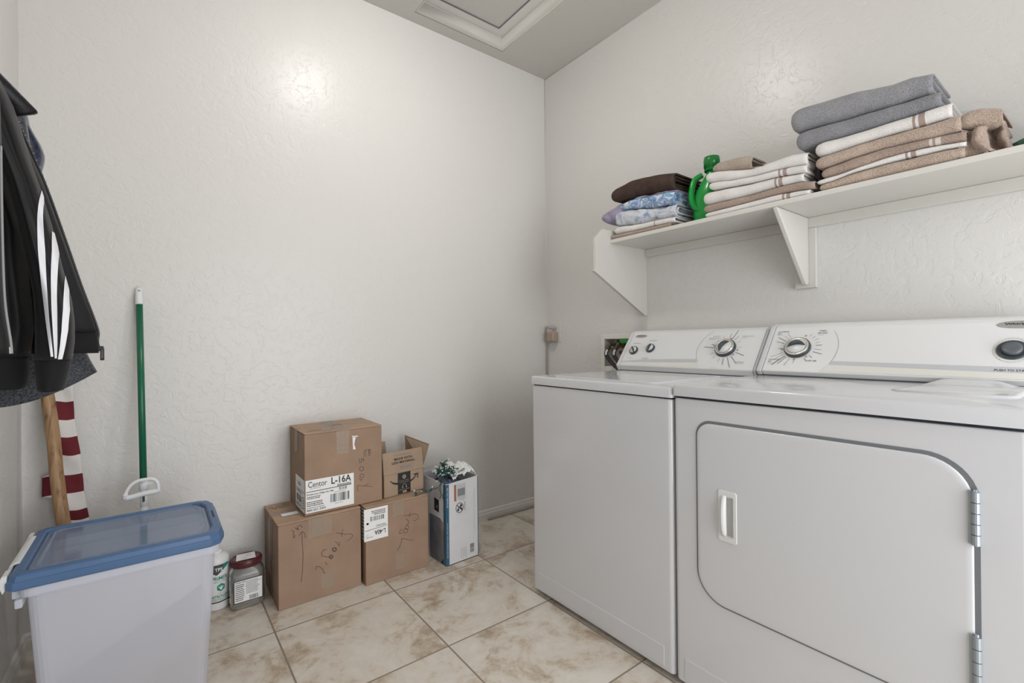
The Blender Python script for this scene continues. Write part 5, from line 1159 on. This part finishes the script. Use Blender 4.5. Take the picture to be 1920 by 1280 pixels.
# -- track jacket
TJ = thing('track_jacket', 'black zip track jacket with three white sleeve stripes on the left', 'jacket', (-2.30, -1.10, 1.60))
torR = [(1.63, -2.365, -2.335), (1.541, -2.36, -2.294), (1.489, -2.36, -2.278), (1.47, -2.36, -2.271), (1.38, -2.36, -2.241), (1.272, -2.36, -2.212), (1.182, -2.35, -2.189), (1.122, -2.34, -2.172), (1.089, -2.33, -2.164)]
g = Garment(torR, -1.07, .050, 1, .010, 3, pw=.8); g.mesh().build('torso', blk, TJ)
hemR = [(1.093, -2.26, -2.1655), (1.070, -2.26, -2.162), (1.050, -2.26, -2.161), (1.046, -2.258, -2.162)]
Garment(hemR, -1.07, .030, 2, .003, 2, pw=.8).mesh().build('hem_band', rib, TJ)
torL = [(1.50, -2.37, -2.30), (1.40, -2.38, -2.285), (1.264, -2.385, -2.258), (1.148, -2.39, -2.250), (1.09, -2.39, -2.247), (1.043, -2.385, -2.252)]
Garment(torL, -1.13, .045, 5, .012, 4, pw=.8).mesh().build('front_panel', blk, TJ)
hemL = [(1.046, -2.385, -2.2545), (1.012, -2.387, -2.253), (.990, -2.387, -2.255), (.985, -2.385, -2.258)]
Garment(hemL, -1.13, .038, 6, .003, 3, pw=.8).mesh().build('hem_band', rib, TJ)
sleeve = [(1.585, -2.345, -2.310), (1.55, -2.33, -2.292), (1.506, -2.312, -2.274), (1.474, -2.300, -2.262), (1.432, -2.287, -2.252), (1.379, -2.276, -2.240), (1.336, -2.266, -2.228), (1.273, -2.255, -2.214), (1.2, -2.244, -2.201), (1.144, -2.237, -2.190), (1.107, -2.236, -2.1865), (1.069, -2.236, -2.1865), (1.037, -2.236, -2.190)]
gs_ = Garment(sleeve, -1.19, .050, 9, .006, 2.5, pw=1); slm = gs_.mesh().build('sleeve', blk, TJ)
for rws in ([(1.345, -2.2262, -2.2246), (1.281, -2.2265, -2.2215), (1.22, -2.2250, -2.2170), (1.166, -2.2215, -2.2150), (1.104, -2.2165, -2.2120), (1.043, -2.2110, -2.2080)],
            [(1.26, -2.2130, -2.2112), (1.221, -2.2110, -2.2050), (1.176, -2.2105, -2.2040), (1.122, -2.2095, -2.2030), (1.068, -2.2075, -2.2030), (1.040, -2.2065, -2.2040)],
            [(1.186, -2.1980, -2.1966), (1.154, -2.1970, -2.1925), (1.123, -2.1970, -2.1905), (1.086, -2.1985, -2.1920), (1.059, -2.2005, -2.1950), (1.038, -2.2030, -2.1985)]):
    gs_.patch(rws).build('stripe', stp, slm)
cuff = [(1.041, -2.2365, -2.1915), (1.034, -2.2372, -2.191), (1.022, -2.2365, -2.192), (1.001, -2.235, -2.196), (.986, -2.2345, -2.1995), (.983, -2.233, -2.201)]
Garment(cuff, -1.19, .042, 10, .002, 2).mesh(dz=.005).build('cuff', rib, TJ)
# zip along the front edge
zp = [Vector((x + .0015, -1.07, z)) for z, _, x in [r for r in torR if r[0] < 1.50]] + [Vector((-2.1635, -1.07, 1.07)), Vector((-2.1605, -1.07, 1.050))]
zp = smooth_path(zp, 8); m = MB(); m.tube(zp, .0022, 6); z_ = m.build('zipper', plain('zip_tape', (.02, .02, .022), .5), TJ)
m = MB()
L0 = 0; acc = 0
for a, b in zip(zp, zp[1:]):
    acc += (b - a).length
    if acc > .0035: acc = 0; m.box(b.x - .0005, b.x + .0030, b.y - .0012, b.y + .0012, b.z - .0008, b.z + .0008)
m.build('teeth', plain('zip_teeth', (.30, .30, .30), .4), z_)
m = MB(); m.box(-2.1625, -2.1545, -1.074, -1.066, 1.052, 1.060); m.box(-2.1600, -2.1570, -1.073, -1.069, 1.033, 1.056); m.box(-2.1565, -2.1535, -1.073, -1.069, 1.033, 1.056); m.box(-2.1600, -2.1535, -1.073, -1.069, 1.031, 1.0355); m.build('zip_pull', plain('zip_metal', (.02, .02, .024), .3), z_, bevel=.0006)
# pointed collar flap standing out
m = MB(); col = [(-2.345, 1.640), (-2.302, 1.560), (-2.300, 1.556), (-2.238, 1.487), (-2.2375, 1.484), (-2.242, 1.480), (-2.268, 1.466), (-2.283, 1.492), (-2.31, 1.53)]
def colr(y, k): cx = sum(p[0] for p in col) / len(col); cz = sum(p[1] for p in col) / len(col); return [(cx + (x - cx) * k, y + .25 * (x + 2.28), cz + (z - cz) * k) for x, z in col]
m.loft([colr(-1.160, .96), colr(-1.1555, 1.0), colr(-1.1500, 1.0), colr(-1.1455, .96)], smooth=True); cl_ = m.build('collar', blk2, TJ)
# -- second jacket, nearer the viewer, at the picture edge
J2 = thing('zip_jacket', 'black jacket at the far left edge in front of the striped one', 'jacket', (-2.33, -1.32, 1.60))
j2 = [(1.62, -2.40, -2.33), (1.56, -2.40, -2.29), (1.475, -2.40, -2.259), (1.429, -2.40, -2.2535), (1.359, -2.40, -2.2525), (1.256, -2.40, -2.2520), (1.162, -2.40, -2.2508), (1.115, -2.40, -2.2488), (1.068, -2.40, -2.244), (1.05, -2.40, -2.243)]
Garment(j2, -1.32, .055, 15, .010, 3, pw=.8).mesh().build('torso', blk, J2)
m = MB(); zp2 = smooth_path([Vector((x + .0008, -1.325, z)) for z, _, x in j2[4:]], 6); m.tube(zp2, .0020, 6); m.build('zipper', plain('zip_grey', (.25, .25, .25), .4), J2)
box('zip_stop', plain('cream_tab', (.45, .42, .36), .5), (-2.2475, -2.2425, -1.329, -1.321, 1.050, 1.060), J2)
# -- grey heather shirt behind
GS = thing('heather_shirt', 'charcoal heather shirt whose hem hangs below the track jacket', 'shirt', (-2.33, -.97, 1.60))
sh = [(1.61, -2.40, -2.36), (1.533, -2.39, -2.279), (1.44, -2.39, -2.270), (1.277, -2.39, -2.248), (1.115, -2.39, -2.208), (1.046, -2.39, -2.187), (1.001, -2.385, -2.171)]
gsh = Garment(sh, -.97, .045, 22, .006, 3, pw=.8); 
m = MB(); n = 72; zs = [1.61 - .012 * i for i in range(46)]
def hemz(th, z, k):     # hem dips on the left and climbs on the right
    p = gsh.pt(th, z); t = (p.x + 2.39) / .22; return Vector((p.x, p.y, z - k * (.055 * (1 - t) + .03 * math.sin(PI * t) - .002)))
zs = [1.61 - (1.61 - 1.003) * i / 50 for i in range(51)]
m.loft([[hemz(2 * PI * j / n, z, max(0, (i - 38) / 12) ** 1.3) for j in range(n)] for i, z in enumerate(zs)], caps=(True, True)); m.build('body', heat, GS)
# -- navy hoodie
NH = thing('navy_hoodie', 'navy cloth bunched behind the black collar at the upper left', 'hoodie', (-2.33, -.90, 1.60))
nh = [(1.61, -2.36, -2.33), (1.585, -2.35, -2.296), (1.572, -2.35, -2.291), (1.56, -2.35, -2.287), (1.54, -2.35, -2.284), (1.525, -2.35, -2.278), (1.501, -2.35, -2.267), (1.482, -2.35, -2.261), (1.466, -2.35, -2.261), (1.452, -2.35, -2.264), (1.440, -2.35, -2.266), (1.434, -2.35, -2.264), (1.418, -2.35, -2.262), (1.40, -2.35, -2.262), (1.351, -2.35, -2.264), (1.25, -2.36, -2.27), (1.10, -2.37, -2.28)]
Garment(nh, -.90, .045, 31, .010, 4, pw=.8).mesh().build('body', navy, NH)
m = MB(); m.loft([[(-2.300 + .011 * math.cos(a), -.955 + .008 * math.sin(a), 1.54 - .012 * i + .004 * math.cos(a)) if False else (-2.292 - .0012 * i + .011 * math.cos(a), -1.03 + .01 * math.sin(a), 1.535 - .010 * i) for a in [2 * PI * q / 14 for q in range(14)]] for i in range(8)], smooth=True); m.build('neck_lining', plain('grey_lining', (.16, .16, .18), .9), GS)
